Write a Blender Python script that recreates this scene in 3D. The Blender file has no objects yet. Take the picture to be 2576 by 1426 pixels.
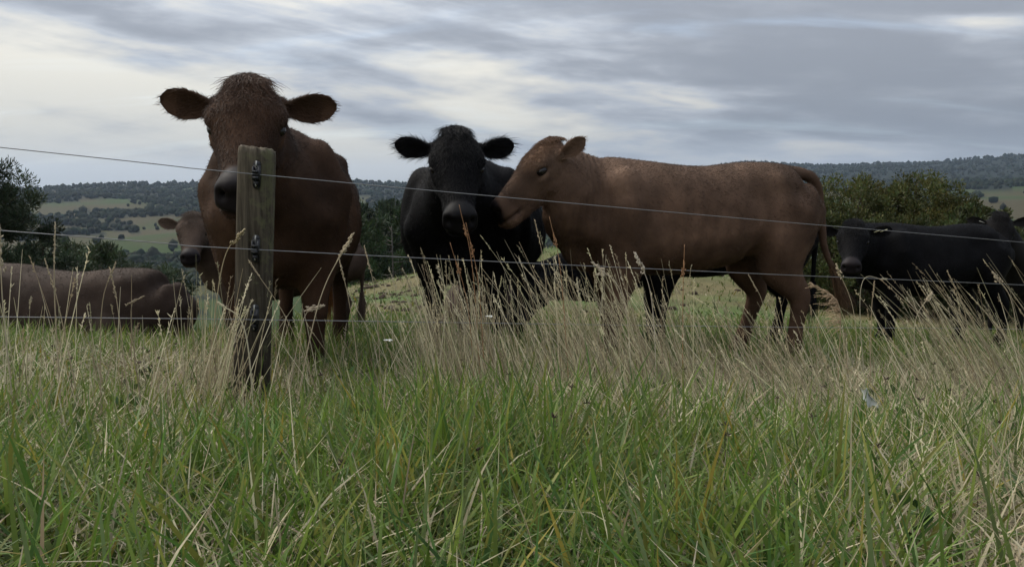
import bpy, bmesh, math, random
import numpy as np
from mathutils import Vector, Matrix

rng = np.random.default_rng(7)
random.seed(7)
sc = bpy.context.scene
col = sc.collection
R = math.radians

# ------------------------------------------------------------------ camera, sky, sun, exposure
F_PX, CX, CY = 2022.0, 1288.0, 713.0            # focal length and centre, for a 2576 x 1426 picture
PITCH = math.atan(213.0 / F_PX)
cam_d = bpy.data.cameras.new("camera")
cam_d.sensor_width = 36.0
cam_d.lens = F_PX / 2576.0 * 36.0
cam_d.clip_start, cam_d.clip_end = 0.05, 30000.0
cam = bpy.data.objects.new("camera", cam_d)
cam.location = (0, 0, 0)
cam.rotation_euler = (math.pi / 2 - PITCH, 0, 0)
col.objects.link(cam)
sc.camera = cam

SUN_EL, SUN_AZ = R(48), R(-50)                    # azimuth from +Y towards +X
world = bpy.data.worlds.new("World")
sc.world = world
world.use_nodes = True
wn, wl = world.node_tree.nodes, world.node_tree.links
wn.clear()


def N(t, typ, **kw):
    n = t.new(typ)
    for k, v in kw.items():
        if k == "inp":
            for a, b in v.items():
                n.inputs[a].default_value = b
        else:
            setattr(n, k, v)
    return n


SKY_OFF = 1.7


def build_sky():
    out = N(wn, "ShaderNodeOutputWorld")
    bg = N(wn, "ShaderNodeBackground", inp={"Strength": 0.1})
    wl.new(bg.outputs[0], out.inputs[0])
    sky = N(wn, "ShaderNodeTexSky", sky_type="NISHITA", sun_disc=False)
    sky.sun_elevation, sky.sun_rotation = SUN_EL, SUN_AZ
    tc = N(wn, "ShaderNodeTexCoord")
    sep = N(wn, "ShaderNodeSeparateXYZ")
    wl.new(tc.outputs["Generated"], sep.inputs[0])

    def M(op, a, b=None, c=None, clamp=False):
        n = N(wn, "ShaderNodeMath", operation=op, use_clamp=clamp)
        for i, v in enumerate((a, b, c)):
            if v is None:
                continue
            if isinstance(v, (int, float)):
                n.inputs[i].default_value = v
            else:
                wl.new(v, n.inputs[i])
        return n.outputs[0]

    X, Y, Z = sep.outputs
    zc = M("MAXIMUM", Z, 0.0)
    den = M("ADD", zc, 0.16)
    comb = N(wn, "ShaderNodeCombineXYZ")
    wl.new(M("DIVIDE", X, den), comb.inputs[0])
    wl.new(M("DIVIDE", Y, den), comb.inputs[1])

    def cloud(scale, rot, sx, sy, det, rough, dist, off):
        mp = N(wn, "ShaderNodeMapping")
        mp.inputs["Rotation"].default_value = (0, 0, R(rot))
        mp.inputs["Scale"].default_value = (sx, sy, 1)
        mp.inputs["Location"].default_value = off
        wl.new(comb.outputs[0], mp.inputs[0])
        nz = N(wn, "ShaderNodeTexNoise", inp={"Scale": scale, "Detail": det, "Roughness": rough, "Distortion": dist})
        wl.new(mp.outputs[0], nz.inputs["Vector"])
        return nz.outputs[0]

    def ramp(v, pts, interp="EASE"):
        r = N(wn, "ShaderNodeValToRGB")
        r.color_ramp.interpolation = interp
        e = r.color_ramp.elements
        while len(e) < len(pts):
            e.new(0.5)
        for el, (p, c) in zip(e, pts):
            el.position = p
            el.color = c if len(c) == 4 else (*c, 1)
        wl.new(v, r.inputs[0])
        return r.outputs[0]

    big = cloud(0.55, 12, 0.8, 1.0, 5, 0.5, 0.4, (3.1, 1.7, 0))
    mid = cloud(1.3, 14, 0.9, 1.1, 6, 0.55, 0.5, (0.4, 8.2, 0))
    fine = cloud(3.4, 18, 0.8, 1.15, 9, 0.62, 0.4, (5.3, 2.2, 0))
    lay = N(wn, "ShaderNodeCombineXYZ")             # long layers of stratus, tilting down to the right
    wl.new(X, lay.inputs[0])
    wl.new(M("MULTIPLY", Y, 0.4), lay.inputs[1])
    wl.new(M("ADD", M("MULTIPLY", Z, 5.2), M("MULTIPLY", X, 0.62)), lay.inputs[2])

    def layer(scale, det, rough, dist, off):
        ad = N(wn, "ShaderNodeVectorMath", operation="ADD")
        ad.inputs[1].default_value = off
        wl.new(lay.outputs[0], ad.inputs[0])
        nz = N(wn, "ShaderNodeTexNoise", inp={"Scale": scale, "Detail": det, "Roughness": rough, "Distortion": dist})
        wl.new(ad.outputs[0], nz.inputs["Vector"])
        return nz.outputs[0]
    l1 = layer(2.2, 5, 0.45, 0.2, (SKY_OFF, 0.3, 5.2))
    l2 = layer(5.0, 6, 0.52, 0.25, (2.2, 6.1, 1.4))
    d = M("ADD", M("ADD", M("MULTIPLY", big, 0.08), M("MULTIPLY", mid, 0.18)), M("ADD", M("MULTIPLY", l1, 0.40), M("ADD", M("MULTIPLY", l2, 0.30), M("MULTIPLY", fine, 0.11))))
    # glow where the hidden sun thins the sheet, low on the left
    gx = M("MULTIPLY", M("ADD", X, 0.42), 2.3)
    gz = M("MULTIPLY", M("ADD", Z, -0.10), 7.5)
    glow = M("POWER", 2.718, M("MULTIPLY", M("ADD", M("MULTIPLY", gx, gx), M("MULTIPLY", gz, gz)), -1.0))
    d = M("ADD", d, M("ADD", M("MULTIPLY", glow, -0.05), M("MULTIPLY", zc, 0.04)))
    # the cloud sheet is thinner towards the hidden sun (left) and thicker to the right
    side = M("MULTIPLY", M("ADD", X, 0.05), 0.11)
    d = M("ADD", d, side)
    thick = ramp(d, [(0.415, (0, 0, 0)), (0.635, (1, 1, 1))])
    bright = ramp(thick, [(0.0, (2.7, 2.6, 2.3)), (0.25, (2.1, 2.08, 1.98)), (0.5, (1.52, 1.62, 1.78)), (0.78, (1.06, 1.14, 1.28)), (1.0, (0.86, 0.93, 1.06))], "LINEAR")
    # gaps of pale blue
    gap = ramp(cloud(0.9, 14, 0.45, 1.6, 7, 0.6, 0.9, (9.2, 4.4, 0)), [(0.52, (0, 0, 0)), (0.70, (0.18, 0.18, 0.18))])
    mixg = N(wn, "ShaderNodeMixRGB")
    wl.new(gap, mixg.inputs[0])
    wl.new(bright, mixg.inputs[1])
    blue = N(wn, "ShaderNodeMixRGB", inp={0: 0.5, 2: (1.6, 1.95, 2.5, 1)})
    wl.new(sky.outputs[0], blue.inputs[1])
    wl.new(blue.outputs[0], mixg.inputs[2])
    # pale band along the horizon
    hz = ramp(Z, [(0.0, (0.75, 0.75, 0.75)), (0.075, (0, 0, 0))])
    mixh = N(wn, "ShaderNodeMixRGB", inp={2: (1.95, 1.97, 2.02, 1)})
    wl.new(M("MULTIPLY", hz, 0.8), mixh.inputs[0])
    wl.new(mixg.outputs[0], mixh.inputs[1])
    # overcast sky: luminance grows towards the zenith, boosted overhead to light the foreground
    gain = M("ADD", 0.92, M("MULTIPLY", zc, 5.2))
    vm = N(wn, "ShaderNodeVectorMath", operation="SCALE")
    wl.new(mixh.outputs[0], vm.inputs[0])
    wl.new(gain, vm.inputs["Scale"])
    wl.new(vm.outputs[0], bg.inputs[0])


build_sky()
sun_d = bpy.data.lights.new("sun", "SUN")
sun_d.energy, sun_d.angle, sun_d.color = 1.5, R(30), (1.0, 0.94, 0.86)
sun = bpy.data.objects.new("sun", sun_d)
sun.rotation_euler = (math.pi / 2 - SUN_EL, 0, math.pi - SUN_AZ)
sun.rotation_euler = Vector((-math.sin(SUN_AZ) * math.cos(SUN_EL), -math.cos(SUN_AZ) * math.cos(SUN_EL), -math.sin(SUN_EL))).to_track_quat("-Z", "Y").to_euler()
sun.location = (-8, 10, 12)
col.objects.link(sun)

vs = sc.view_settings
vs.view_transform, vs.look, vs.gamma, vs.use_curve_mapping = "Standard", "None", 1.0, False
vs.exposure = 0.98
sc.render.engine = "CYCLES"
sc.cycles.max_bounces = 6
sc.cycles.volume_bounces = 0
sc.cycles.use_denoising = True

# ------------------------------------------------------------------ helpers
CP, SP = math.cos(PITCH), math.sin(PITCH)


def P(px, py, D):
    """point seen at picture position px, py (2576 x 1426), D metres ahead (world Y)"""
    x, u = (px - CX) / F_PX, (CY - py) / F_PX
    v = np.array([x, CP + u * SP, -SP + u * CP])
    return v * (D / v[1])


def tag(o, label=None, cat=None, group=None, kind=None):
    for k, v in (("label", label), ("category", cat), ("group", group), ("kind", kind)):
        if v:
            o[k] = v
    return o


def empty(name, loc, rz=0.0):
    o = bpy.data.objects.new(name, None)
    o.empty_display_size = 0.1
    o.location = loc
    o.rotation_euler = (0, 0, rz)
    col.objects.link(o)
    return o


def mesh_arrays(name, V, T, C=None, smooth=True, extra=None):
    """mesh from arrays: V (n,3), T (m,3 or 4) one array or a list of arrays, C (n,3) colours"""
    Ts = T if isinstance(T, list) else [T]
    me = bpy.data.meshes.new(name)
    V = np.asarray(V, np.float32)
    me.vertices.add(len(V))
    me.vertices.foreach_set("co", V.ravel())
    lv = np.concatenate([np.asarray(t, np.int32).ravel() for t in Ts])
    tot = np.concatenate([np.full(len(t), np.asarray(t).shape[1], np.int32) for t in Ts])
    st = np.concatenate([[0], np.cumsum(tot)[:-1]]).astype(np.int32)
    me.loops.add(len(lv))
    me.loops.foreach_set("vertex_index", lv)
    me.polygons.add(len(tot))
    me.polygons.foreach_set("loop_start", st)
    me.polygons.foreach_set("loop_total", tot)
    me.update(calc_edges=True)
    if smooth:
        me.polygons.foreach_set("use_smooth", np.ones(len(tot), bool))
    if C is not None:
        set_col(me, C)
    return me


def set_col(me, C, name="Col"):
    C = np.asarray(C, np.float32)
    if C.shape[1] == 3:
        C = np.concatenate([C, np.ones((len(C), 1), np.float32)], 1)
    a = me.color_attributes.new(name, "FLOAT_COLOR", "POINT")
    a.data.foreach_set("color", C.ravel())


def link(name, me, mat=None, parent=None):
    o = bpy.data.objects.new(name, me)
    if mat:
        me.materials.clear()
        me.materials.append(mat)
    if parent is not None:
        o.parent = parent
    col.objects.link(o)
    return o


def lattice(shape_seed):
    r = np.random.default_rng(shape_seed)
    return r.random((256, 256))


LAT = [lattice(i) for i in range(8)]


def vnoise(x, y, k=0):
    g = LAT[k % 8]
    xi, yi = np.floor(x).astype(int), np.floor(y).astype(int)
    fx, fy = x - xi, y - yi
    fx, fy = fx * fx * (3 - 2 * fx), fy * fy * (3 - 2 * fy)
    a, b = g[xi & 255, yi & 255], g[(xi + 1) & 255, yi & 255]
    c, d = g[xi & 255, (yi + 1) & 255], g[(xi + 1) & 255, (yi + 1) & 255]
    return (a + (b - a) * fx) * (1 - fy) + (c + (d - c) * fx) * fy


def fbm(x, y, k=0, o=4):
    s, a, t = 0, 0.5, 0
    for i in range(o):
        s = s + a * vnoise(x * 2 ** i + 17.3 * i, y * 2 ** i - 9.1 * i, k + i)
        t += a
        a *= 0.5
    return s / t


def sstep(a, b, x):
    t = np.clip((x - a) / (b - a), 0, 1)
    return t * t * (3 - 2 * t)


# ------------------------------------------------------------------ materials
def new_mat(name):
    m = bpy.data.materials.new(name)
    m.use_nodes = True
    t = m.node_tree
    b = next(n for n in t.nodes if n.type == "BSDF_PRINCIPLED")
    return m, t.nodes, t.links, b


def mat_attr(name, rough=0.8, spec=0.2, translucent=0.0, bump=None, var=None, sheen=0.0):
    """colour from the Col attribute, broken up by noise; optional translucency for leaves"""
    m, n, l, b = new_mat(name)
    a = N(n, "ShaderNodeAttribute", attribute_name="Col")
    c = a.outputs["Color"]
    if var:
        tc = N(n, "ShaderNodeTexCoord")
        nz = N(n, "ShaderNodeTexNoise", inp={"Scale": var[0], "Detail": 6.0, "Roughness": 0.6})
        l.new(tc.outputs["Object"], nz.inputs["Vector"])
        mr = N(n, "ShaderNodeMapRange", inp={"From Min": 0.3, "From Max": 0.7, "To Min": 1 - var[1], "To Max": 1 + var[1]})
        l.new(nz.outputs[0], mr.inputs[0])
        mx = N(n, "ShaderNodeVectorMath", operation="SCALE")
        l.new(c, mx.inputs[0])
        l.new(mr.outputs[0], mx.inputs["Scale"])
        c = mx.outputs[0]
    l.new(c, b.inputs["Base Color"])
    b.inputs["Roughness"].default_value = rough
    b.inputs["Specular IOR Level"].default_value = spec
    if sheen:
        b.inputs["Sheen Weight"].default_value = sheen
        b.inputs["Sheen Roughness"].default_value = 0.4
    if bump:
        tc = N(n, "ShaderNodeTexCoord")
        nz = N(n, "ShaderNodeTexNoise", inp={"Scale": bump[0], "Detail": 5.0})
        l.new(tc.outputs["Object"], nz.inputs["Vector"])
        bp = N(n, "ShaderNodeBump", inp={"Strength": bump[1], "Distance": bump[2]})
        l.new(nz.outputs[0], bp.inputs["Height"])
        l.new(bp.outputs[0], b.inputs["Normal"])
    if translucent:
        tr = N(n, "ShaderNodeBsdfTranslucent")
        l.new(c, tr.inputs[0])
        mix = N(n, "ShaderNodeMixShader", inp={0: translucent})
        l.new(b.outputs[0], mix.inputs[1])
        l.new(tr.outputs[0], mix.inputs[2])
        out = next(k for k in n if k.type == "OUTPUT_MATERIAL")
        l.new(mix.outputs[0], out.inputs[0])
    return m


def mat_plain(name, c, rough=0.6, spec=0.3, metal=0.0, coat=0.0):
    m, n, l, b = new_mat(name)
    tc = N(n, "ShaderNodeTexCoord")
    nz = N(n, "ShaderNodeTexNoise", inp={"Scale": 40.0, "Detail": 4.0})
    l.new(tc.outputs["Object"], nz.inputs["Vector"])
    r = N(n, "ShaderNodeValToRGB")
    r.color_ramp.elements[0].color = (*[v * 0.75 for v in c], 1)
    r.color_ramp.elements[1].color = (*[min(1, v * 1.25) for v in c], 1)
    l.new(nz.outputs[0], r.inputs[0])
    l.new(r.outputs[0], b.inputs["Base Color"])
    b.inputs["Roughness"].default_value = rough
    b.inputs["Specular IOR Level"].default_value = spec
    b.inputs["Metallic"].default_value = metal
    b.inputs["Coat Weight"].default_value = coat
    return m


M_GROUND = mat_attr("pasture_ground", 0.95, 0.1, var=(0.9, 0.25), bump=(6.0, 0.6, 0.05))
M_GRASS = mat_attr("grass_blades", 0.55, 0.22, translucent=0.42)
M_STRAW = mat_attr("dry_straw", 0.7, 0.2, translucent=0.15)
M_LEAF = mat_attr("tree_leaves", 0.6, 0.2, translucent=0.25)
M_FOREST = mat_attr("far_forest", 0.9, 0.05, var=(0.35, 0.5))
M_BARK = mat_attr("bark", 0.95, 0.1, var=(9.0, 0.4), bump=(14.0, 0.8, 0.05))
M_HIDE = mat_attr("cattle_hide", 0.75, 0.04, var=(5.0, 0.30), bump=(60.0, 0.2, 0.003))
M_HAIR = mat_attr("cattle_hair", 0.5, 0.10)


def wet_nose(m):
    n, l = m.node_tree.nodes, m.node_tree.links
    a = next(k for k in n if k.type == "ATTRIBUTE")
    b = next(k for k in n if k.type == "BSDF_PRINCIPLED")
    for sock, lo, hi in (("Roughness", 0.55, 0.72), ("Specular IOR Level", 0.09, 0.045)):
        mr = N(n, "ShaderNodeMapRange", inp={"To Min": lo, "To Max": hi})
        l.new(a.outputs["Alpha"], mr.inputs[0])
        l.new(mr.outputs[0], b.inputs[sock])


wet_nose(M_HIDE)
M_EYE = mat_plain("eye_dark", (0.008, 0.006, 0.005), 0.22, 0.35)


# ------------------------------------------------------------------ terrain
def near_h(x, y):
    yy = np.maximum(y, -3.0)
    h = -(0.70 + 0.107 * (yy - 2.4) + 0.036 * (x + 0.76))
    az = x / np.maximum(y, 0.5)
    # grassy knoll behind the cattle
    h = h + 1.75 * np.exp(-(((y - 24) / 9.0) ** 2)) * sstep(-0.30, 0.12, az) * (1 - 0.45 * sstep(0.25, 0.6, az))
    # the hillside falls away to the valley, first on the left
    w = sstep(-0.30, -0.165, az)
    edge = 5.2 * (1 - w) + 27.0 * w
    edge = edge - 7.0 * sstep(0.42, 0.62, az)
    e = np.maximum(y - edge, 0)
    h = h - 0.46 * e * e / (e + 6.0)
    return h


RIDGE = [(-3000, 480), (0, 474), (60, 470), (200, 463), (330, 457), (430, 459), (560, 454), (720, 456), (900, 453), (1020, 458), (1300, 470),
         (1500, 440), (1650, 412), (1720, 406), (1790, 398), (1850, 397), (1950, 402), (2060, 408), (2130, 407), (2200, 404), (2330, 401),
         (2420, 392), (2500, 386), (2576, 380), (5000, 400)]


def far_h(x, y):
    r = np.hypot(x, y)
    az = np.where(y > 1, x / np.maximum(y, 1), np.sign(x) * 4)
    px = np.clip(CX + az * F_PX, -2900, 4900)
    rp = np.interp(px, [a for a, b in RIDGE], [b for a, b in RIDGE]) + 4 + 5 * sstep(1500, 1750, px)     # room for the trees on the crest
    right = sstep(1350, 1900, px)
    # left: valley then rolling farmland up to the wooded ridge
    rl = [0, 120, 260, 420, 700, 1000, 1500, 2200, 2900, 4200, 9000]
    sl = [-60, -52, -52, -50, -47, -38, -13, 0, -30, -60, -80]
    rr = [0, 120, 260, 480, 900, 1500, 2300, 3200, 4200, 6000, 9000]
    srr = [-60, -45, -32, -20, -8, 14, 55, 0, -30, -60, -80]
    top_l = (500 - rp) / F_PX * 2200 * np.cos(np.arctan(az))
    top_r = (500 - rp) / F_PX * 3200 * np.cos(np.arctan(az))
    hl = np.interp(r, rl, sl) + top_l * np.clip(1 - np.abs(r - 2200) / 900, 0, 1)
    hr = np.interp(r, rr, srr) + (top_r) * np.clip(1 - np.abs(r - 3200) / 1000, 0, 1)
    h = hl * (1 - right) + hr * right
    amp = sstep(250, 800, r) * (1 - 0.8 * sstep(1700, 2300, r) * (1 - right) - 0.8 * right * sstep(2300, 3200, r))
    h = h + amp * 30 * (fbm(x / 420, y / 300, 1, 3) - 0.5) + amp * 9 * (fbm(x / 110, y / 90, 3, 2) - 0.5)
    return h


def H(x, y):
    x, y = np.asarray(x, float), np.asarray(y, float)
    n, f = near_h(x, y), far_h(x, y)
    k = 3.0
    h = np.maximum(n, f) + np.where(np.abs(n - f) < 12, k * 0.25 * (1 - np.minimum(np.abs(n - f) / 12, 1)) ** 2, 0)
    r = np.hypot(x, y)
    h = h + 0.03 * (fbm(x * 1.3, y * 1.3, 2, 3) - 0.5) * sstep(0.4, 2, r) + 0.25 * (fbm(x * 0.21, y * 0.3, 4, 3) - 0.5) * sstep(9, 20, r)
    return h


def forest_mask(x, y):
    """1 where far woodland stands"""
    r = np.hypot(x, y)
    px = CX + x / np.maximum(y, 1) * F_PX
    right = sstep(1350, 1900, px)
    n = fbm(x / 170 + 3.7, y / 120 + 1.2, 5, 4)
    thr = np.interp(r, [200, 400, 800, 1300, 1700, 2000, 2300, 3500], [0.46, 0.50, 0.54, 0.53, 0.49, 0.42, 0.36, 0.36])
    thr_r = np.interp(r, [200, 400, 700, 1300, 1500, 2000, 2300, 3500], [0.60, 0.64, 0.66, 0.62, 0.40, 0.40, 0.22, 0.20])
    mid = sstep(860, 1000, px) * (1 - sstep(1450, 1700, px))
    thr = thr * (1 - right) + thr_r * right - 0.22 * mid
    return n > thr


def build_ground():
    th = np.concatenate([np.linspace(-0.72, 0.72, 420), np.linspace(0.72, 2 * math.pi - 0.72, 120)[1:-1]])
    rr = np.geomspace(0.22, 9500, 230)
    TH, RR = np.meshgrid(th, rr)
    x, y = (np.sin(TH) * RR).ravel(), (np.cos(TH) * RR).ravel()
    z = H(x, y)
    V = np.stack([x, y, z], 1)
    nt, nr = len(th), len(rr)
    i, j = np.meshgrid(np.arange(nr - 1), np.arange(nt), indexing="ij")
    jn = (j + 1) % nt
    q = np.stack([i * nt + j, i * nt + jn, (i + 1) * nt + jn, (i + 1) * nt + j], -1).reshape(-1, 4)[:, ::-1]
    V = np.concatenate([V, [[0, 0, float(H(0, 0))]]])
    jj = np.arange(nt)
    t = np.stack([np.full(nt, len(V) - 1), jj, (jj + 1) % nt], -1)[:, ::-1]
    x, y = V[:, 0], V[:, 1]
    r = np.hypot(x, y)
    g1 = np.array([0.050, 0.075, 0.022])
    g2 = np.array([0.085, 0.072, 0.035])
    soil = np.array([0.05, 0.042, 0.022])
    far1 = np.array([0.024, 0.040, 0.0085])
    far2 = np.array([0.043, 0.036, 0.016])
    a = sstep(0.35, 0.65, fbm(x / 3.0, y / 3.0, 1, 4))[:, None]
    b = sstep(0.38, 0.62, fbm(x / 120 + 5, y / 80, 6, 4))[:, None]
    near = soil * (1 - a * 0.5) + g1 * a * 0.5
    knoll = g1 * 1.15 * (1 - a) + g2 * 1.25 * a
    far = far1 * (1 - b) + far2 * b
    w1, w2 = sstep(5, 10, r)[:, None], sstep(40, 150, r)[:, None]
    C = (near * (1 - w1) + knoll * w1) * (1 - w2) + far * w2
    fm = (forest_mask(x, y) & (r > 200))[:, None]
    C = np.where(fm, np.array([0.0062, 0.0098, 0.0055]), C)  # forest floor darkened in colour to match the shaded crowns
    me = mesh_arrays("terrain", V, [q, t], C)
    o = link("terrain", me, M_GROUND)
    tag(o, "grassy hillside dropping into a valley of pasture and wooded ridges", kind="structure")


build_ground()


# ------------------------------------------------------------------ far woodland
def icos(sub):
    bm = bmesh.new()
    bmesh.ops.create_icosphere(bm, subdivisions=sub, radius=1.0)
    bm.verts.ensure_lookup_table()
    v = np.array([w.co[:] for w in bm.verts])
    f = np.array([[w.index for w in p.verts] for p in bm.faces])
    bm.free()
    return v, f


ICO1, ICO2 = icos(1), icos(2)


def build_far_forest():
    n = 160000
    u = rng.random(n)
    r = 230 * (3300 / 230) ** u
    th = rng.uniform(-0.66, 0.66, n)
    x, y = np.sin(th) * r, np.cos(th) * r
    keep = forest_mask(x, y)
    # lone trees dotted over the paddocks
    keep |= (rng.random(n) < 0.012)
    x, y, r = x[keep], y[keep], r[keep]
    z = H(x, y)
    py = 500 - z / y * F_PX
    px = CX + x / y * F_PX
    vis = (px > -120) & (px < 2700) & (py < 720)
    x, y, z, r = x[vis], y[vis], z[vis], r[vis]
    m = min(len(x), 30000)
    x, y, z, r = x[:m], y[:m], z[:m], r[:m]
    s = rng.uniform(1.7, 3.9, m) * (1 + 0.5 * (rng.random(m) < 0.08)) * np.interp(r, [200, 900, 3000], [0.95, 1.05, 1.15])
    Vs, Ts, Cs, off = [], [], [], 0
    near = r < 750
    for sel, (iv, it) in ((near, ICO2), (~near, ICO1)):
        k = np.where(sel)[0]
        if len(k) == 0:
            continue
        nv = len(iv)
        rad = 1 + 0.32 * (rng.random((len(k), nv, 1)) - 0.5) * 2
        ax = np.stack([s[k] * rng.uniform(0.8, 1.2, len(k)), s[k] * rng.uniform(0.8, 1.2, len(k)), s[k] * rng.uniform(0.8, 1.25, len(k))], -1)[:, None]
        V = iv[None] * rad * ax
        V += np.stack([x[k], y[k], z[k] + s[k] * 0.75], -1)[:, None]
        c0 = np.array([0.0085, 0.013, 0.0068]) * rng.uniform(0.6, 1.7, (len(k), 1)) * np.array([1, 1, 1])
        c0[:, 0] *= rng.uniform(0.8, 1.4, len(k))
        C = np.repeat(c0[:, None], nv, 1) * rng.uniform(0.7, 1.3, (len(k), nv, 1))
        T = it[None] + (np.arange(len(k)) * nv)[:, None, None] + off
        off += len(k) * nv
        Vs.append(V.reshape(-1, 3)); Ts.append(T.reshape(-1, 3)); Cs.append(C.reshape(-1, 3))
    o = link("distant_woods", mesh_arrays("distant_woods", np.concatenate(Vs), np.concatenate(Ts), np.concatenate(Cs)), M_FOREST)
    tag(o, "dark woodland patches and hedgerow trees on the far hills", kind="stuff")


build_far_forest()


# ------------------------------------------------------------------ lofts and tubes
def loft(st, n=20, up=(0, 0, 1), cap=True):
    """st: list of (centre, half width, half height[, egg[, power]]) -> verts, tris/quads"""
    c = np.array([s[0] for s in st], float)
    m = len(c)
    tg = np.gradient(c, axis=0)
    tg /= np.linalg.norm(tg, axis=1)[:, None] + 1e-9
    V = []
    a = np.linspace(0, 2 * math.pi, n, endpoint=False)
    prev = np.array(up, float)
    for i in range(m):
        t = tg[i]
        u = prev - t * np.dot(prev, t)
        u /= np.linalg.norm(u) + 1e-9
        prev = u * 0.7 + np.array(up) * 0.3 if abs(np.dot(t, up)) < 0.9 else u
        rt = np.cross(t, u)
        egg = st[i][3] if len(st[i]) > 3 else 0
        pw = st[i][4] if len(st[i]) > 4 else 1.0
        ca, sa = np.cos(a), np.sin(a)
        ca2, sa2 = np.sign(ca) * np.abs(ca) ** pw, np.sign(sa) * np.abs(sa) ** pw
        V.append(c[i] + np.outer(ca2 * (1 - egg * sa2) * st[i][1], rt) + np.outer(sa2 * st[i][2], u))
    V = np.concatenate(V)
    i, j = np.meshgrid(np.arange(m - 1), np.arange(n), indexing="ij")
    jn = (j + 1) % n
    q = np.stack([i * n + j, i * n + jn, (i + 1) * n + jn, (i + 1) * n + j], -1).reshape(-1, 4)
    T = np.concatenate([q[:, [0, 1, 2]], q[:, [0, 2, 3]]])
    if cap:
        k = len(V)
        V = np.concatenate([V, [c[0]], [c[-1]]])
        j = np.arange(n)
        T = np.concatenate([T, np.stack([np.full(n, k), (j + 1) % n, j], -1), np.stack([np.full(n, k + 1), (m - 1) * n + j, (m - 1) * n + (j + 1) % n], -1)])
    return V, T


def ell(c, r, rot=None):
    v, f = ICO2
    v = v * np.array(r)
    if rot is not None:
        v = v @ np.array(rot).T
    return v + np.array(c), f


def join(parts):
    Vs, Ts, o = [], [], 0
    for V, T in parts:
        Vs.append(V); Ts.append(T + o); o += len(V)
    return np.concatenate(Vs), np.concatenate(Ts)


def spline(pts, k=6):
    """Catmull-Rom through the rows of pts"""
    p = np.array(pts, float)
    p = np.concatenate([[2 * p[0] - p[1]], p, [2 * p[-1] - p[-2]]])
    out = []
    for i in range(1, len(p) - 2):
        for t in np.linspace(0, 1, k, endpoint=False):
            a, b, c, d = p[i - 1], p[i], p[i + 1], p[i + 2]
            out.append(0.5 * (2 * b + (c - a) * t + (2 * a - 5 * b + 4 * c - d) * t * t + (3 * b - a - 3 * c + d) * t ** 3))
    out.append(p[-2])
    return np.array(out)


def smooth_loft(st, k=5, n=20, up=(0, 0, 1)):
    rows = [list(s[0]) + [s[1], s[2], s[3] if len(s) > 3 else 0, s[4] if len(s) > 4 else 1.0] for s in st]
    r = spline(rows, k)
    return loft([(q[:3], max(q[3], 0.004), max(q[4], 0.004), q[5], q[6]) for q in r], n, up)


def tube_mesh(name, pts, rad, n=6, k=4, C=None):
    """tapered tube through pts; rad a number or one per point"""
    rad = np.broadcast_to(rad, (len(pts),))
    r = spline([list(p) + [q] for p, q in zip(pts, rad)], k) if len(pts) > 2 else np.array([list(p) + [q] for p, q in zip(pts, rad)])
    V, T = loft([(q[:3], q[3], q[3]) for q in r], n, (0.12, 0.3, 0.95))
    return mesh_arrays(name, V, T, None if C is None else np.tile(C, (len(V), 1)))


def hair_object(name, pts, radius, C, mat, parent=None):
    """pts (n, k, 3); radius (n, k); C (n, 3)"""
    n, k = pts.shape[:2]
    hc = bpy.data.hair_curves.new(name)
    hc.add_curves([k] * n)
    hc.position_data.foreach_set("vector", pts.astype(np.float32).ravel())
    a = hc.attributes.get("radius") or hc.attributes.new("radius", "FLOAT", "POINT")
    a.data.foreach_set("value", radius.astype(np.float32).ravel())
    c = hc.attributes.new("Col", "FLOAT_COLOR", "CURVE")
    c.data.foreach_set("color", np.concatenate([C, np.ones((n, 1))], 1).astype(np.float32).ravel())
    hc.materials.append(mat)
    o = bpy.data.objects.new(name, hc)
    if parent is not None:
        o.parent = parent
    col.objects.link(o)
    return o


# ------------------------------------------------------------------ trees
def leaf_cloud(cen, rad, per, size, aspect, colr, up=0.3, cvar=0.35):
    """leaf-sized triangles spread through clumps; cen (m,3), rad (m,) -> V, T, C"""
    m = len(cen)
    d = rng.normal(size=(m, per, 3))
    d /= np.linalg.norm(d, axis=2, keepdims=True)
    p = cen[:, None] + d * (rad[:, None, None] * rng.uniform(0.35, 1.0, (m, per, 1)))
    p, d = p.reshape(-1, 3), d.reshape(-1, 3)
    ax = d + rng.normal(size=d.shape) * 0.5 + np.array([0, 0, up])
    ax /= np.linalg.norm(ax, axis=1, keepdims=True)
    sd = np.cross(ax, rng.normal(size=d.shape))
    sd /= np.linalg.norm(sd, axis=1, keepdims=True)
    L = size * rng.uniform(0.6, 1.4, (len(p), 1))
    W = L * aspect
    V = np.stack([p - ax * L * 0.5, p + sd * W, p + ax * L * 0.5, p - sd * W], 1).reshape(-1, 3)
    T = np.arange(len(V)).reshape(-1, 4)
    cc = np.repeat(colr[None] * rng.uniform(1 - cvar, 1 + cvar, (m, 1)), per, 0) * rng.uniform(0.7, 1.3, (m * per, 1))
    cc[:, 0] *= rng.uniform(0.8, 1.35, len(cc))
    return V, T, np.repeat(cc, 4, 0)


def wood(tubes, c=(0.07, 0.055, 0.04)):
    """limbs joined to one mesh; tubes: list of (pts, rads)"""
    parts = []
    for pts, rad in tubes:
        r = spline([list(p) + [q] for p, q in zip(pts, rad)], 3)
        parts.append(loft([(q[:3], q[3], q[3]) for q in r], 7, (0.1, 0.3, 0.95)))
    V, T = join(parts)
    return mesh_arrays("limbs", V, T, np.tile(c, (len(V), 1)))


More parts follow.
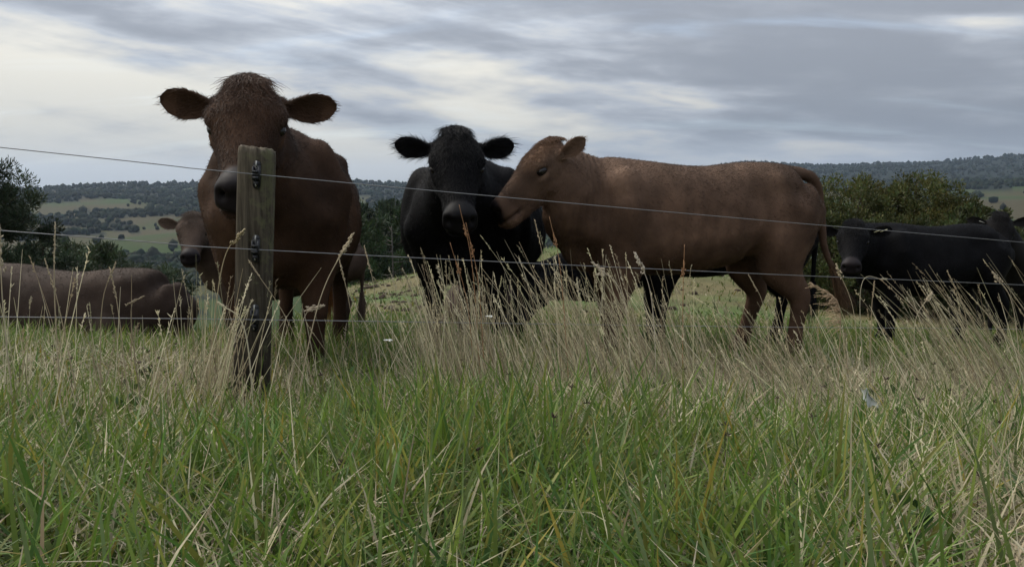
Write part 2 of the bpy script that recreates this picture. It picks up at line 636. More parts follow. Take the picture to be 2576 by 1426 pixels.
def pine_meshes(h, spread, nl, per, bare=0.25, colr=(0.030, 0.045, 0.020), leaf=0.2, dense=1.0):
    lean = rng.normal(size=2) * 0.03 * h
    tp = [np.array([lean[0] * t * t, lean[1] * t * t, h * t]) for t in (0, 0.3, 0.6, 0.85, 1.0)]
    tr = [h * 0.018, h * 0.014, h * 0.009, h * 0.005, h * 0.002]
    tubes, cen, rad = [], [], []
    for i in range(nl):
        t = bare + (1 - bare) * (i + rng.random()) / nl
        base = np.array([lean[0] * t * t, lean[1] * t * t, h * t])
        a = i * 2.4 + rng.normal() * 0.4
        ln = spread * (1.12 - t) ** 0.75 * rng.uniform(0.55, 1.15)
        dr = np.array([math.cos(a), math.sin(a), 0])
        tip = base + dr * ln + np.array([0, 0, ln * rng.uniform(0.05, 0.4)])
        mid = (base + tip) / 2 - np.array([0, 0, ln * 0.08])
        tubes.append(([base, mid, tip], [h * 0.006 * (1.2 - t), h * 0.004 * (1.2 - t), 0.01]))
        for s in np.linspace(0.35, 1.0, max(2, int(ln / spread * 7 * dense))):
            q = base * (1 - s) + tip * s + rng.normal(size=3) * ln * 0.10
            cen.append(q)
            rad.append(h * 0.035 * rng.uniform(0.7, 1.35))
    cen.append(tp[-1]); rad.append(h * 0.03)
    trunk = [(tp, tr)]
    V, T, C = leaf_cloud(np.array(cen), np.array(rad), per, leaf, 0.10, np.array(colr), 0.5, 0.45)
    return wood(trunk), wood(tubes), mesh_arrays("crown", V, T, C, smooth=False)


def broad_meshes(w, h, nc, per, leaf, colr, base=0.0):
    cen, rad, tubes = [], [], []
    for i in range(nc):
        a, u = rng.uniform(0, 2 * math.pi), rng.random()
        zz = base + (h - base) * (0.05 + 0.84 * u)
        prof = math.sqrt(max(0.0, 1 - ((u - 0.36) / 0.66) ** 2))
        rr = w * 0.5 * prof * math.sqrt(rng.uniform(0.25, 1.0))
        cen.append([math.cos(a) * rr, math.sin(a) * rr, zz + rng.normal() * 0.03 * h])
        rad.append(h * rng.uniform(0.05, 0.095))
    cen, rad = np.array(cen), np.array(rad)
    for k in rng.choice(nc, 14):
        q = cen[k]
        tubes.append(([np.array([0, 0, 0.05 * h]), np.array([q[0] * 0.4, q[1] * 0.4, q[2] * 0.55]), q], [h * 0.018, h * 0.011, h * 0.004]))
    trunk = [([np.array([0, 0, -0.1 * h]), np.array([0.02, 0, 0.2 * h]), np.array([0, 0.02, 0.5 * h])], [h * 0.035, h * 0.028, h * 0.015])]
    V, T, C = leaf_cloud(cen, rad, per, leaf, 0.22, np.array(colr), 0.9, 0.5)
    return wood(trunk), wood(tubes), mesh_arrays("crown", V, T, C, smooth=False)


def place_tree(name, meshes, x, y, label, cat, group=None, s=1.0, rz=0.0, sink=0.15):
    root = empty(name, (x, y, float(H(x, y)) - sink), rz)
    root.scale = (s, s, s)
    tag(root, label, cat, group)
    for nm, me, mt in (("trunk", meshes[0], M_BARK), ("limbs", meshes[1], M_BARK), ("crown", meshes[2], M_LEAF)):
        o = bpy.data.objects.new(nm, me)
        if not me.materials:
            me.materials.append(mt)
        if nm == "limbs":
            o["kind"] = "stuff"
        o.parent = root
        col.objects.link(o)
    return root


def at(px, D):
    return (px - CX) / F_PX * D


def build_trees():
    big = pine_meshes(11.5, 4.0, 60, 330, 0.15, leaf=0.17, dense=1.5, colr=(0.022, 0.034, 0.017))
    zt = float(H(at(-8, 24), 24))
    place_tree("pine_tree", big, at(-8, 24), 24, "tall open-branched pine cut by the picture's edge above the lying cow", "tree", s=(P(0, 398, 24)[2] - zt) / 11.7)
    va = pine_meshes(10, 2.6, 44, 190, 0.12, leaf=0.18, dense=1.2, colr=(0.022, 0.036, 0.018))
    vb = pine_meshes(9, 2.4, 44, 190, 0.08, leaf=0.17, dense=1.2, colr=(0.026, 0.040, 0.018))
    g = "pines on the slope behind the lying cow"
    for px, D, topy, v, lab in ((60, 27, 590, va, "dark pine just under the tall edge pine"), (150, 36, 618, vb, "pointed pine standing right of the tall edge pine"),
                                (205, 44, 634, va, "slim pine in the gap above the lying cow's back"), (278, 34, 618, vb, "bushy dark pine with its top clear above the lying cow's rump"),
                                (335, 38, 668, va, "low pine right of the bushy one above the cow's hips"), (110, 30, 640, va, "pine low behind the seeding stalks over the lying cow"),
                                (395, 46, 682, vb, "small pine below the far paddock, left of the face of the calf")):
        x = at(px, D)
        z0 = float(H(x, D))
        hgt = P(px, topy, D)[2] - z0
        place_tree("pine_tree", v, x, D, lab, "tree", g, s=max(0.3, hgt / (10 if v is va else 9)), rz=px)
    # pine stand beyond the knoll, between the big brown cow and the black bull
    st = pine_meshes(13, 2.3, 26, 90, 0.52, leaf=0.26, colr=(0.018, 0.030, 0.015))
    s2 = pine_meshes(10, 2.6, 26, 90, 0.3, leaf=0.24, colr=(0.028, 0.050, 0.018))
    g = "pine stand beyond the knoll"
    for i, (px, D, topy, v, lab) in enumerate((
            (905, 58, 545, s2, "bright green pine at the brown cow's flank, front of the stand"), (925, 66, 520, st, "tall pine second from the brown cow's flank"),
            (942, 60, 560, s2, "round green pine low in the middle of the stand"), (955, 70, 515, st, "tallest bare-trunked pine in the middle of the stand"),
            (975, 64, 525, st, "bare-trunked pine beside the dead tree"), (995, 68, 512, st, "pine against the black bull's shoulder"),
            (885, 66, 525, st, "pine half hidden behind the brown cow's flank"), (1012, 62, 530, s2, "pine hidden mostly by the black bull's shoulder"))):
        x = at(px, D)
        hgt = P(px, topy, D)[2] - float(H(x, D))
        place_tree("pine_tree", v, x, D, lab, "tree", g, s=max(0.3, hgt / (13 if v is st else 10)), rz=i * 1.3)
    # dead tree
    D, px = 50, 986
    x = at(px, D)
    hd = P(px, 560, D)[2] - float(H(x, D))
    tb = []
    for i in range(60):
        t = 0.2 + 0.8 * rng.random()
        a = i * 2.1
        ln = (1.15 - t) * hd * 0.22 * rng.uniform(0.5, 1.2)
        b = np.array([0, 0, hd * t])
        tip = b + np.array([math.cos(a) * ln, math.sin(a) * ln, ln * rng.uniform(-0.2, 0.5)])
        tb.append(([b, (b + tip) / 2 + np.array([0, 0, -0.05]), tip], [0.03, 0.018, 0.008]))
    root = empty("dead_tree", (x, D, float(H(x, D)) - 0.2))
    tag(root, "grey dead tree with bare twigs in front of the pine stand", "tree")
    link("trunk", wood([([np.zeros(3), np.array([0.05, 0, hd * 0.5]), np.array([0, 0, hd])], [0.10, 0.075, 0.02])], (0.075, 0.068, 0.06)), M_BARK, root)
    link("limbs", wood(tb, (0.075, 0.068, 0.06)), M_BARK, root)["kind"] = "stuff"
    # wide shrubs on the right
    b1 = broad_meshes(2.3, 2.5, 190, 130, 0.055, (0.050, 0.060, 0.018))
    b2 = broad_meshes(1.9, 2.3, 160, 130, 0.055, (0.060, 0.064, 0.018))
    b3 = broad_meshes(1.7, 1.7, 130, 130, 0.052, (0.042, 0.055, 0.018))
    g = "evergreen shrubs behind the black cattle"
    for i, (px, D, topy, v, hh, lab) in enumerate((
            (2130, 13.5, 428, b1, 2.5, "evergreen shrub beside the brown cow's rump, first of the thicket"), (2215, 14.5, 436, b2, 2.3, "olive-green shrub above the tagged cow's head"),
            (2300, 14.0, 420, b1, 2.5, "tallest shrub above the middle of the tagged black cow's back"), (2385, 13.4, 468, b2, 2.3, "shrub stepping down right of the tallest shrub"),
            (2465, 13.0, 482, b3, 1.7, "low shrub left of the far black cow's head"), (2170, 12.6, 520, b3, 1.7, "low dark shrub filling the thicket above the tagged cow"),
            (2345, 12.4, 520, b3, 1.7, "low shrub in front of the tallest one"), (2060, 13.0, 520, b3, 1.7, "shrub showing beneath the brown cow's tail"),
            (2560, 14.5, 590, b3, 1.7, "low bright shrub behind the far black cow"))):
        x = at(px, D)
        hgt = P(px, topy, D)[2] - float(H(x, D))
        place_tree("evergreen_shrub", v, x, D, lab, "shrub", g, s=hgt / hh * 1.03, rz=i * 1.1, sink=0.1)


build_trees()

# ------------------------------------------------------------------ haze over the valley
def build_haze():
    z0, z1 = -180.0, 420.0
    bm = bmesh.new()
    bmesh.ops.create_cube(bm, size=1.0)
    me = bpy.data.meshes.new("haze")
    bm.to_mesh(me)
    bm.free()
    o = bpy.data.objects.new("haze", me)
    o.scale = (21000, 21000, z1 - z0)
    o.location = (0, 0, (z0 + z1) / 2)
    col.objects.link(o)
    m = bpy.data.materials.new("haze")
    m.use_nodes = True
    n, l = m.node_tree.nodes, m.node_tree.links
    n.clear()
    out = N(n, "ShaderNodeOutputMaterial")
    v = N(n, "ShaderNodeVolumePrincipled")
    v.inputs["Color"].default_value = (0.62, 0.78, 1.0, 1)
    v.inputs["Density"].default_value = 0.00006
    v.inputs["Anisotropy"].default_value = 0.2
    l.new(v.outputs[0], out.inputs["Volume"])
    me.materials.append(m)
    tag(o, "thin bluish haze over the far hills", kind="stuff")


build_haze()


# ------------------------------------------------------------------ fence
def build_fence():
    fd = np.array([4001.0, 2022.0]) / math.hypot(4001, 2022)      # run of the fence, seen from above
    pc = np.array([at(645, 2.42), 2.42])
    root = empty("wire_fence", (pc[0], pc[1], float(H(*pc))))
    tag(root, "three-wire electric farm fence with one weathered wooden post", "fence")
    o3 = np.array(root.location)
    # post: half-round sawn timber, leaning slightly
    top, bot = P(647, 372, 2.42), P(632, 1010, 2.42)
    ax = (top - bot) / np.linalg.norm(top - bot)
    bot = bot - ax * 0.5
    n = 36
    a = np.linspace(0, 2 * math.pi, n, endpoint=False)
    rings = []
    L = np.linalg.norm(top - bot)
    zs = np.concatenate([np.linspace(0, L - 0.02, 46), [L - 0.006, L]])
    rt = np.cross(np.array([0, 1.0, 0]), ax); rt /= np.linalg.norm(rt)
    fw = np.cross(ax, rt)
    for k, zz in enumerate(zs):
        rx, ry = 0.0515, 0.052
        if zz > L - 0.01:
            rx, ry = rx - 0.002, ry - 0.002
        if k == len(zs) - 1:
            rx, ry = rx - 0.005, ry - 0.005
        ca, sa = np.cos(a), np.sin(a)
        x = np.sign(ca) * np.abs(ca) ** 0.72 * rx
        y = np.sign(sa) * np.abs(sa) ** 0.72 * ry
        grain = 1 + 0.018 * (vnoise(a * 9 / 1.0 + 3, np.full(n, zz * 1.6), 1) - 0.5) * 2 + 0.02 * (vnoise(a * 3 + 5, np.full(n, zz * 4.0), 2) - 0.5)
        x, y = x * grain, y * grain
        tilt = (-0.004 * x / 0.05 + 0.006 * (vnoise(x * 120 + 3, y * 120, 3) - 0.5) * 2) if zz > L - 0.01 else np.zeros(n)
        rings.append(bot + np.outer(x, rt) + np.outer(y, fw) + np.outer(zz + tilt, ax))
    V = np.concatenate(rings)
    m = len(zs)
    i, j = np.meshgrid(np.arange(m - 1), np.arange(n), indexing="ij")
    jn = (j + 1) % n
    q = np.stack([i * n + j, i * n + jn, (i + 1) * n + jn, (i + 1) * n + j], -1).reshape(-1, 4)
    # end grain with rough fibres
    rr = V[-n:]
    cen = rr.mean(0)
    inner = cen + (rr - cen) * 0.6 + np.outer(rng.uniform(-0.004, 0.003, n), ax)
    inn2 = cen + (rr - cen) * 0.25 + np.outer(rng.uniform(-0.006, 0.004, n), ax)
    k0 = len(V)
    V = np.concatenate([V, inner, inn2, [cen - ax * 0.003]])
    j = np.arange(n)
    jn = (j + 1) % n
    e0 = k0 - n
    q2 = np.concatenate([np.stack([e0 + j, e0 + jn, k0 + jn, k0 + j], -1), np.stack([k0 + j, k0 + jn, k0 + n + jn, k0 + n + j], -1)])
    t = np.stack([k0 + n + j, k0 + n + jn, np.full(n, k0 + 2 * n)], -1)
    V = V - o3
    me = mesh_arrays("post", V, [q, q2, t])
    m_, nn, l, b = new_mat("weathered_post")
    tc = N(nn, "ShaderNodeTexCoord")
    mp = N(nn, "ShaderNodeMapping")
    mp.inputs["Scale"].default_value = (90, 90, 5)
    l.new(tc.outputs["Object"], mp.inputs[0])
    g1 = N(nn, "ShaderNodeTexNoise", inp={"Scale": 1.0, "Detail": 6.0, "Roughness": 0.65})
    l.new(mp.outputs[0], g1.inputs["Vector"])
    r1 = N(nn, "ShaderNodeValToRGB")
    e = r1.color_ramp.elements
    e[0].position, e[0].color = 0.30, (0.014, 0.011, 0.0075, 1)
    e[1].position, e[1].color = 0.68, (0.092, 0.077, 0.056, 1)
    l.new(g1.outputs[0], r1.inputs[0])
    # paler towards the top, darker towards the foot, broken up by noise
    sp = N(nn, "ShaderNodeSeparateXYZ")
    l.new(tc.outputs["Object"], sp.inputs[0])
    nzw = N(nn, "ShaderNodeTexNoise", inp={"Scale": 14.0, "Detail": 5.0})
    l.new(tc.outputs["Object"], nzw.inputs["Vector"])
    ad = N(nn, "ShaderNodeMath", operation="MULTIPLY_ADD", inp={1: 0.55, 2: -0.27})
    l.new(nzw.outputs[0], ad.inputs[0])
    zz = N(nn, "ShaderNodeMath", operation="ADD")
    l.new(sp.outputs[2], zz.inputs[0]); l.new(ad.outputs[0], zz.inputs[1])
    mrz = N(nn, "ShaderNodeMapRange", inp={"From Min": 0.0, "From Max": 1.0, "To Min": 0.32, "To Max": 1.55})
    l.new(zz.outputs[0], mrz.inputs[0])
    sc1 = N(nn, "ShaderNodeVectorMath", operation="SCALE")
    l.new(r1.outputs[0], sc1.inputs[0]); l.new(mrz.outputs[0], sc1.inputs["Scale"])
    # lichen and algae
    lz = N(nn, "ShaderNodeTexNoise", inp={"Scale": 22.0, "Detail": 8.0, "Roughness": 0.7})
    l.new(tc.outputs["Object"], lz.inputs["Vector"])
    rx = N(nn, "ShaderNodeMapRange", inp={"From Min": -0.02, "From Max": 0.06, "To Min": 0.0, "To Max": 0.16})
    l.new(sp.outputs[0], rx.inputs[0])
    la = N(nn, "ShaderNodeMath", operation="ADD")
    l.new(lz.outputs[0], la.inputs[0]); l.new(rx.outputs[0], la.inputs[1])
    rl = N(nn, "ShaderNodeValToRGB")
    rl.color_ramp.elements[0].position, rl.color_ramp.elements[0].color = 0.60, (0, 0, 0, 1)
    rl.color_ramp.elements[1].position, rl.color_ramp.elements[1].color = 0.72, (0.75, 0.75, 0.75, 1)
    l.new(la.outputs[0], rl.inputs[0])
    mxl = N(nn, "ShaderNodeMixRGB", inp={2: (0.105, 0.105, 0.055, 1)})
    l.new(rl.outputs[0], mxl.inputs[0]); l.new(sc1.outputs[0], mxl.inputs[1])
    l.new(mxl.outputs[0], b.inputs["Base Color"])
    b.inputs["Roughness"].default_value = 0.92
    b.inputs["Specular IOR Level"].default_value = 0.12
    bp = N(nn, "ShaderNodeBump", inp={"Strength": 0.9, "Distance": 0.006})
    l.new(g1.outputs[0], bp.inputs["Height"]); l.new(bp.outputs[0], b.inputs["Normal"])
    post = link("post", me, m_, root)
    # insulators with staples
    m_pl = mat_plain("black_plastic", (0.012, 0.012, 0.014), 0.45, 0.4)
    m_st = mat_plain("galvanised_staple", (0.30, 0.30, 0.28), 0.6, 0.4, 0.5)
    m_wire = mat_plain("galvanised_wire", (0.20, 0.20, 0.20), 0.5, 0.4, 0.5)

    def boxv(c, sx, sy, sz):
        v = np.array([[x, y, z] for x in (-1, 1) for y in (-1, 1) for z in (-1, 1)], float) * 0.5
        f = np.array([[0, 1, 3, 2], [4, 6, 7, 5], [0, 4, 5, 1], [2, 3, 7, 6], [0, 2, 6, 4], [1, 5, 7, 3]])
        T = np.concatenate([f[:, [0, 1, 2]], f[:, [0, 2, 3]]])
        w = v * (sx, sy, sz)
        return c + np.outer(w[:, 0], rt) + np.outer(w[:, 1], fw) + np.outer(w[:, 2], ax), T

    for (px, py) in ((645, 440), (643, 626), (640, 800)):
        c = P(px, py, 2.36)
        parts = [boxv(c - ax * 0.002 + fw * 0.004, 0.021, 0.008, 0.060)]
        for s in (-1, 1):                                  # rounded ends
            lo = [(c + ax * (s * 0.030) + fw * 0.0085, 0.0105, 0.0105), (c + ax * (s * 0.030) + fw * 0.0005, 0.0105, 0.0105)]
            parts.append(loft(lo, 12, tuple(ax)))
        parts += [boxv(c + rt * 0.0085 - fw * 0.004 + ax * 0.004, 0.004, 0.010, 0.040), boxv(c - rt * 0.0085 - fw * 0.004 + ax * 0.004, 0.004, 0.010, 0.040),
                  boxv(c - fw * 0.006 - ax * 0.009, 0.018, 0.012, 0.008), boxv(c - fw * 0.006 + ax * 0.009, 0.018, 0.012, 0.006),
                  boxv(c - fw * 0.003 - ax * 0.024, 0.013, 0.006, 0.012)]
        V, T = join(parts)
        ins = link("insulator", mesh_arrays("insulator", V - o3, T, smooth=False), m_pl, post)
        stp = []
        for s, ln in ((1, 0.011), (-1, 0.007)):
            q0 = c + ax * (s * 0.029) - fw * 0.0025
            stp.append(loft([(q0 - ax * ln * 0.6, 0.0022, 0.0022), (q0 - fw * 0.002, 0.0022, 0.0022), (q0 + ax * ln, 0.0022, 0.0022)], 7, tuple(fw)))
        for V, T in stp:
            link("staple", mesh_arrays("staple", V - o3, T), m_st, post)
    # wires, in the vertical plane of the fence, through the insulators
    def on_plane(px, py):
        v = P(px, py, 1.0)
        q = np.array([at(645, 2.352), 2.352])
        nrm = np.array([-fd[1], fd[0]])
        return v * (q @ nrm) / (v[:2] @ nrm)
    for y0, yp, y1 in ((371, 439, 610), (580, 628, 717), (797, 804, 828)):
        a_, p_, b_ = on_plane(0, y0), on_plane(645, yp), on_plane(2576, y1)
        ea, eb = a_ + (a_ - p_) * 6, b_ + (b_ - p_) * 1.6
        pts = [ea, a_, p_, (p_ + b_) / 2 - np.array([0, 0, 0.004]), b_, eb]
        link("wire", tube_mesh("wire", np.array(pts) - o3, 0.00135, 6, 10), m_wire, root)


build_fence()


# ------------------------------------------------------------------ cattle
def head_frame(o, muz, roll=0.0):
    f = (muz - o) / np.linalg.norm(muz - o)
    u = np.array([0, 0, 1.0]) - f * f[2]
    u /= np.linalg.norm(u)
    left = np.cross(u, f)
    if roll:
        u, left = u * math.cos(roll) + left * math.sin(roll), left * math.cos(roll) - u * math.sin(roll)
    return np.stack([f, left, u], 1)          # columns: forward, left, dorsal


def ear_mesh(base, d, face, L, W, th=0.010):
    """leaf-shaped cupped ear: base point, long axis d, opening direction face"""
    d = d / np.linalg.norm(d)
    face = face - d * (face @ d)
    face /= np.linalg.norm(face)
    ac = np.cross(d, face)
    ss = np.linspace(0, 1, 15)
    wv = np.interp(ss, [0, 0.15, 0.3, 0.5, 0.7, 0.87, 1.0], [0.45, 0.68, 0.92, 1.0, 0.92, 0.68, 0.16]) * W
    vv = np.linspace(-1, 1, 11)
    front, back = [], []
    for s, w in zip(ss, wv):
        for v in vv:
            p = base + d * (L * s) + ac * (w * v * (1 - 0.35 * (1 - s) * abs(v))) + face * (W * 0.42 * (v * v) * (1.15 - s * 0.9) - 0.10 * L * s * s)
            e = th * (1 - abs(v) ** 3) * (1 - 0.6 * s) + 0.0018
            front.append(p + face * e * 0.4)
            back.append(p - face * e)
    m, n = len(ss), len(vv)
    i, j = np.meshgrid(np.arange(m - 1), np.arange(n - 1), indexing="ij")
    q = np.stack([i * n + j, i * n + j + 1, (i + 1) * n + j + 1, (i + 1) * n + j], -1).reshape(-1, 4)
    k = m * n
    T = [q, q[:, ::-1] + k]
    edge = [i * n for i in range(m)] + [(m - 1) * n + j for j in range(1, n)] + [i * n + n - 1 for i in range(m - 2, -1, -1)]
    e1, e2 = np.array(edge[:-1]), np.array(edge[1:])
    T.append(np.stack([e1, e1 + k, e2 + k, e2], -1))
    q = np.concatenate(T)
    return np.array(front + back), np.concatenate([q[:, [0, 1, 2]], q[:, [0, 2, 3]]]), k


def remesh(V, T, voxel, it):
    me = mesh_arrays("tmp", V, T)
    o = bpy.data.objects.new("tmp", me)
    col.objects.link(o)
    md = o.modifiers.new("r", "REMESH")
    md.mode, md.voxel_size = "VOXEL", voxel
    ms = o.modifiers.new("s", "SMOOTH")
    ms.factor, ms.iterations = 0.5, it
    dg = bpy.context.evaluated_depsgraph_get()
    ev = o.evaluated_get(dg)
    m2 = ev.to_mesh()
    nv = len(m2.vertices)
    v = np.empty(nv * 3, np.float32)
    m2.vertices.foreach_get("co", v)
    nn = np.empty(nv * 3, np.float32)
    m2.vertices.foreach_get("normal", nn)
    m2.calc_loop_triangles()
    t = np.empty(len(m2.loop_triangles) * 3, np.int32)
    m2.loop_triangles.foreach_get("vertices", t)
    q = np.empty(len(m2.polygons) * 4, np.int32)
    ok = len(m2.loops) == 4 * len(m2.polygons)
    if ok:
        m2.polygons.foreach_get("vertices", q)
    ev.to_mesh_clear()
    bpy.data.objects.remove(o)
    bpy.data.meshes.remove(me)
    return v.reshape(-1, 3).astype(float), nn.reshape(-1, 3).astype(float), (q.reshape(-1, 4) if ok else t.reshape(-1, 3))


def relax(V, Q, w, it):
    n = len(V)
    e = np.concatenate([Q[:, [i, (i + 1) % Q.shape[1]]] for i in range(Q.shape[1])])
    a = np.concatenate([e[:, 0], e[:, 1]])
    b = np.concatenate([e[:, 1], e[:, 0]])
    deg = np.bincount(a, minlength=n)[:, None] + 1e-9
    w = w[:, None] * 0.6
    for _ in range(it):
        s = np.stack([np.bincount(a, V[b, k], minlength=n) for k in range(3)], 1)
        V = V + w * (s / deg - V)
    return V


def normals(V, Q):
    f = np.cross(V[Q[:, 2]] - V[Q[:, 0]], V[Q[:, -1]] - V[Q[:, 1]])
    n = np.stack([sum(np.bincount(Q[:, i], f[:, k], minlength=len(V)) for i in range(Q.shape[1])) for k in range(3)], 1)
    return n / (np.linalg.norm(n, axis=1)[:, None] + 1e-12)


def gauss(p, c, s):
    return np.exp(-(((p - np.array(c)) / np.array(s)) ** 2).sum(1))


def seg_d(p, a, b):
    a, b = np.array(a, float), np.array(b, float)
    ab = b - a
    t = np.clip(((p - a) @ ab) / (ab @ ab), 0, 1)
    return np.linalg.norm(p - a - t[:, None] * ab, axis=1)


def make_cow(label, root_xy, heading, s, head, muzzle, hs, base, name="cow", bulk=1.0, lying=False, voxel=0.012, hairs=20000, ears=None, feet=(0, 0, 0, 0),
             roll=0.0, tail=None, tuft=0.055, face_tint=None, muzzle_col=(0.0125, 0.0095, 0.010), group="cattle behind the fence", tags=(), back_lift=0.0, sw_col=None,
             pale=0.0, neck_drop=0.0, hair_len=0.016, wrinkle=0.0, hw=1.0, depth=1.0, sink=0.0, neck=1.0, fluff=1.05, mz_h=1.0, eye=1.0, pad=0.0):
    psi = R(heading)
    z0 = float(H(*root_xy)) - sink
    root = empty(name, (root_xy[0], root_xy[1], z0), psi)
    tag(root, label, "cow", group)
    Rw = np.array([[math.cos(psi), -math.sin(psi), 0], [math.sin(psi), math.cos(psi), 0], [0, 0, 1]])
    rw = np.array([root_xy[0], root_xy[1], z0])

    def loc(p):
        return (np.asarray(p) - rw) @ Rw

    ho = P(*head)
    ray = P(muzzle[0], muzzle[1], 1.0)            # nose distance that gives the head its true length
    ln_ = 0.45 * hs
    A_, B_, C_ = ray @ ray, -2 * ray @ ho, ho @ ho - ln_ * ln_
    disc = max(B_ * B_ - 4 * A_ * C_, 0.0)
    hm = ray * ((-B_ - math.sqrt(disc)) / (2 * A_))
    HF = Rw.T @ head_frame(ho, hm, roll)
    h0 = loc(ho)
    dz = -0.47 if lying else 0.0
    S = lambda x, y, z: np.array([x, y, z], float) * s

    parts = []
    b = bulk
    tor = [(-0.80, 1.02, .10, .10), (-0.775, .97, .17, .20), (-0.70, .93, .225, .275), (-0.58, .925, .258, .297), (-0.40, .905, .285, .325), (-0.15, .858, .33, .343),
           (0.10, .842, .348, .367), (0.32, .862, .315, .372), (0.48, .885, .275, .355), (0.62, .875, .225, .30), (0.72, .85, .16, .21), (0.765, .83, .09, .12)]
    st = []
    for x, zc, ry, rz in tor:
        lift = back_lift * float(sstep(-0.1, -0.6, x))
        egg = 0.14 if x > -0.5 else 0.05
        zz = zc + lift * 0.5
        if lying:
            zz, rz, ry = max(zz + dz, rz * 0.8), rz * 0.92, ry * 1.12
        if not lying:
            zz, rz = zz + rz * (1 - depth), rz * depth
        st.append((S(x, 0, zz), ry * s * b, (rz + lift * 0.5) * s, egg, 0.92))
    parts.append(smooth_loft(st, 3, 30))
    # spine ridge / withers, hips, shoulder, thigh, brisket
    for sg in (-1, 1):
        parts.append(ell(S(-0.50, sg * .180 * b, 1.105 + dz + back_lift), (.12 * s, .055 * s, .055 * s)))      # hook bone
        parts.append(ell(S(-0.755, sg * .080, 1.04 + dz + back_lift), (.06 * s, .055 * s, .08 * s)))          # pin bone
        parts.append(ell(S(0.42, sg * .205 * b, .92 + dz), (.19 * s, .085 * s, .27 * s)))                     # shoulder
        parts.append(ell(S(-0.58, sg * .175 * b, .84 + dz), (.19 * s, .115 * s, .28 * s)))                    # thigh
    parts.append(ell(S(0.36, 0, 1.145 + dz), (.26 * s, .10 * s, .09 * s)))
    parts.append(ell(S(0.60, 0, .72 + dz * .8 + (1 - depth) * .25), (.15 * s, .13 * s * b, .17 * s)))
    if not lying:
        fx = feet
        for k, sg in enumerate((1, -1)):
            f = fx[k]
            y = sg * .17 * (0.5 + 0.5 * b)
            parts.append(smooth_loft([(S(.45, y * 1.12, 1.0), 0.1317 * s, 0.1680 * s), (S(.44, y * 1.1, .80), 0.1251 * s, 0.1470 * s), (S(.43 + f * .2, y, .62), 0.1085 * s, 0.1254 * s),
                                      (S(.44 + f * .5, y, .47), 0.0638 * s, 0.0739 * s), (S(.45 + f * .65, y, .385), 0.0593 * s, 0.0650 * s), (S(.45 + f * .75, y, .30), 0.0433 * s, 0.0482 * s),
                                      (S(.445 + f * .9, y, .16), 0.0399 * s, 0.0426 * s), (S(.45 + f, y, .10), 0.0490 * s, 0.0526 * s), (S(.475 + f, y, .055), 0.0536 * s, 0.0605 * s), (S(.485 + f, y, -.005), 0.0627 * s, 0.0762 * s)], 4, 16, (1, 0, 0)))
            f = fx[2 + k]
            y = sg * .165 * (0.5 + 0.5 * b)
            parts.append(smooth_loft([(S(-.55, y, .98), 0.1254 * s, 0.2240 * s), (S(-.54 + f * .1, y * 1.08, .78), 0.1197 * s, 0.2128 * s), (S(-.54 + f * .3, y * 1.05, .63), 0.0912 * s, 0.1512 * s), (S(-.61 + f * .5, y, .52), 0.0627 * s, 0.0986 * s),
                                      (S(-.675 + f * .6, y, .445), 0.0490 * s, 0.0739 * s), (S(-.675 + f * .7, y, .37), 0.0445 * s, 0.0560 * s), (S(-.655 + f * .85, y, .24), 0.0399 * s, 0.0459 * s), (S(-.64 + f, y, .12), 0.0490 * s, 0.0549 * s),
                                      (S(-.61 + f, y, .06), 0.0536 * s, 0.0605 * s), (S(-.60 + f, y, -.005), 0.0616 * s, 0.0762 * s)], 4, 16, (1, 0, 0)))
    else:
        for sg in (1, -1):
            parts.append(ell(S(-.42, sg * .30, .24), (.26 * s, .11 * s, .21 * s)))
            parts.append(smooth_loft([(S(-.30, sg * .36, .16), .08 * s, .09 * s), (S(-.05, sg * .42, .08), .055 * s, .06 * s), (S(-.30, sg * .45, .05), .04 * s, .045 * s), (S(-.42, sg * .44, .04), .045 * s, .045 * s)], 4, 12))
            parts.append(smooth_loft([(S(.50, sg * .18, .35), .10 * s, .13 * s), (S(.66, sg * .2, .13), .06 * s, .07 * s), (S(.50, sg * .24, .05), .04 * s, .045 * s), (S(.38, sg * .25, .04), .05 * s, .045 * s)], 4, 12))
    # neck: from the shoulder to the back of the skull
    n0 = S(0.38, 0, .93 + dz)
    n1 = S(0.60, 0, .98 + dz - neck_drop)
    hb = h0 - HF[:, 0] * 0.015 * hs - HF[:, 2] * 0.03 * hs
    mid = (n1 + hb) * 0.5 + np.array([0, 0, -0.01])
    nk = spline([list(n0) + [.20 * b, .31], list(n1) + [.172 * b * neck, .272 * neck], list(mid) + [.145 * (0.4 + 0.6 * b) * neck, .22 * neck], list(hb) + [.098 * hs / s * hw, .130 * hs / s]], 7)
    parts.append(loft([(q[:3], q[3] * s, q[4] * s, 0.1) for q in nk], 22, (0.15, 0, 1) if abs(HF[2, 0]) < 2 else (0, 0, 1)))
    # dewlap
    lowp = mid - np.array([0, 0, .17 * s])
    parts.append(smooth_loft([(S(.62, 0, .68 + dz * .9 + (1 - depth) * .25), .05 * s, .10 * s), (lowp * 0.5 + n1 * 0.5 - np.array([0, 0, .12 * s]), .035 * s, .12 * s), (hb - HF[:, 2] * .06 * hs + np.array([0, 0, -.02]), .03 * s, .06 * s)], 5, 12))
    # head
    hv = np.array([hs, hs * hw, hs])
    g = lambda x, y, z: h0 + HF @ (np.array([x, y, z], float) * hv)
    hd = [(-.092, .002, .032, .04), (-.072, .004, .060, .080), (-.035, .0, .092, .110), (.03, -.012, .116, .124), (.09, -.02, .116, .128), (.15, -.03, .105, .119), (.22, -.04, .082, .103),
          (.29, -.048, .070, .088), (.345, -.054, .069, .082), (.385, -.056, .078, .080), (.415, -.057, .079, .076), (.438, -.058, .070, .067), (.450, -.058, .050, .048), (.454, -.057, .022, .02)]
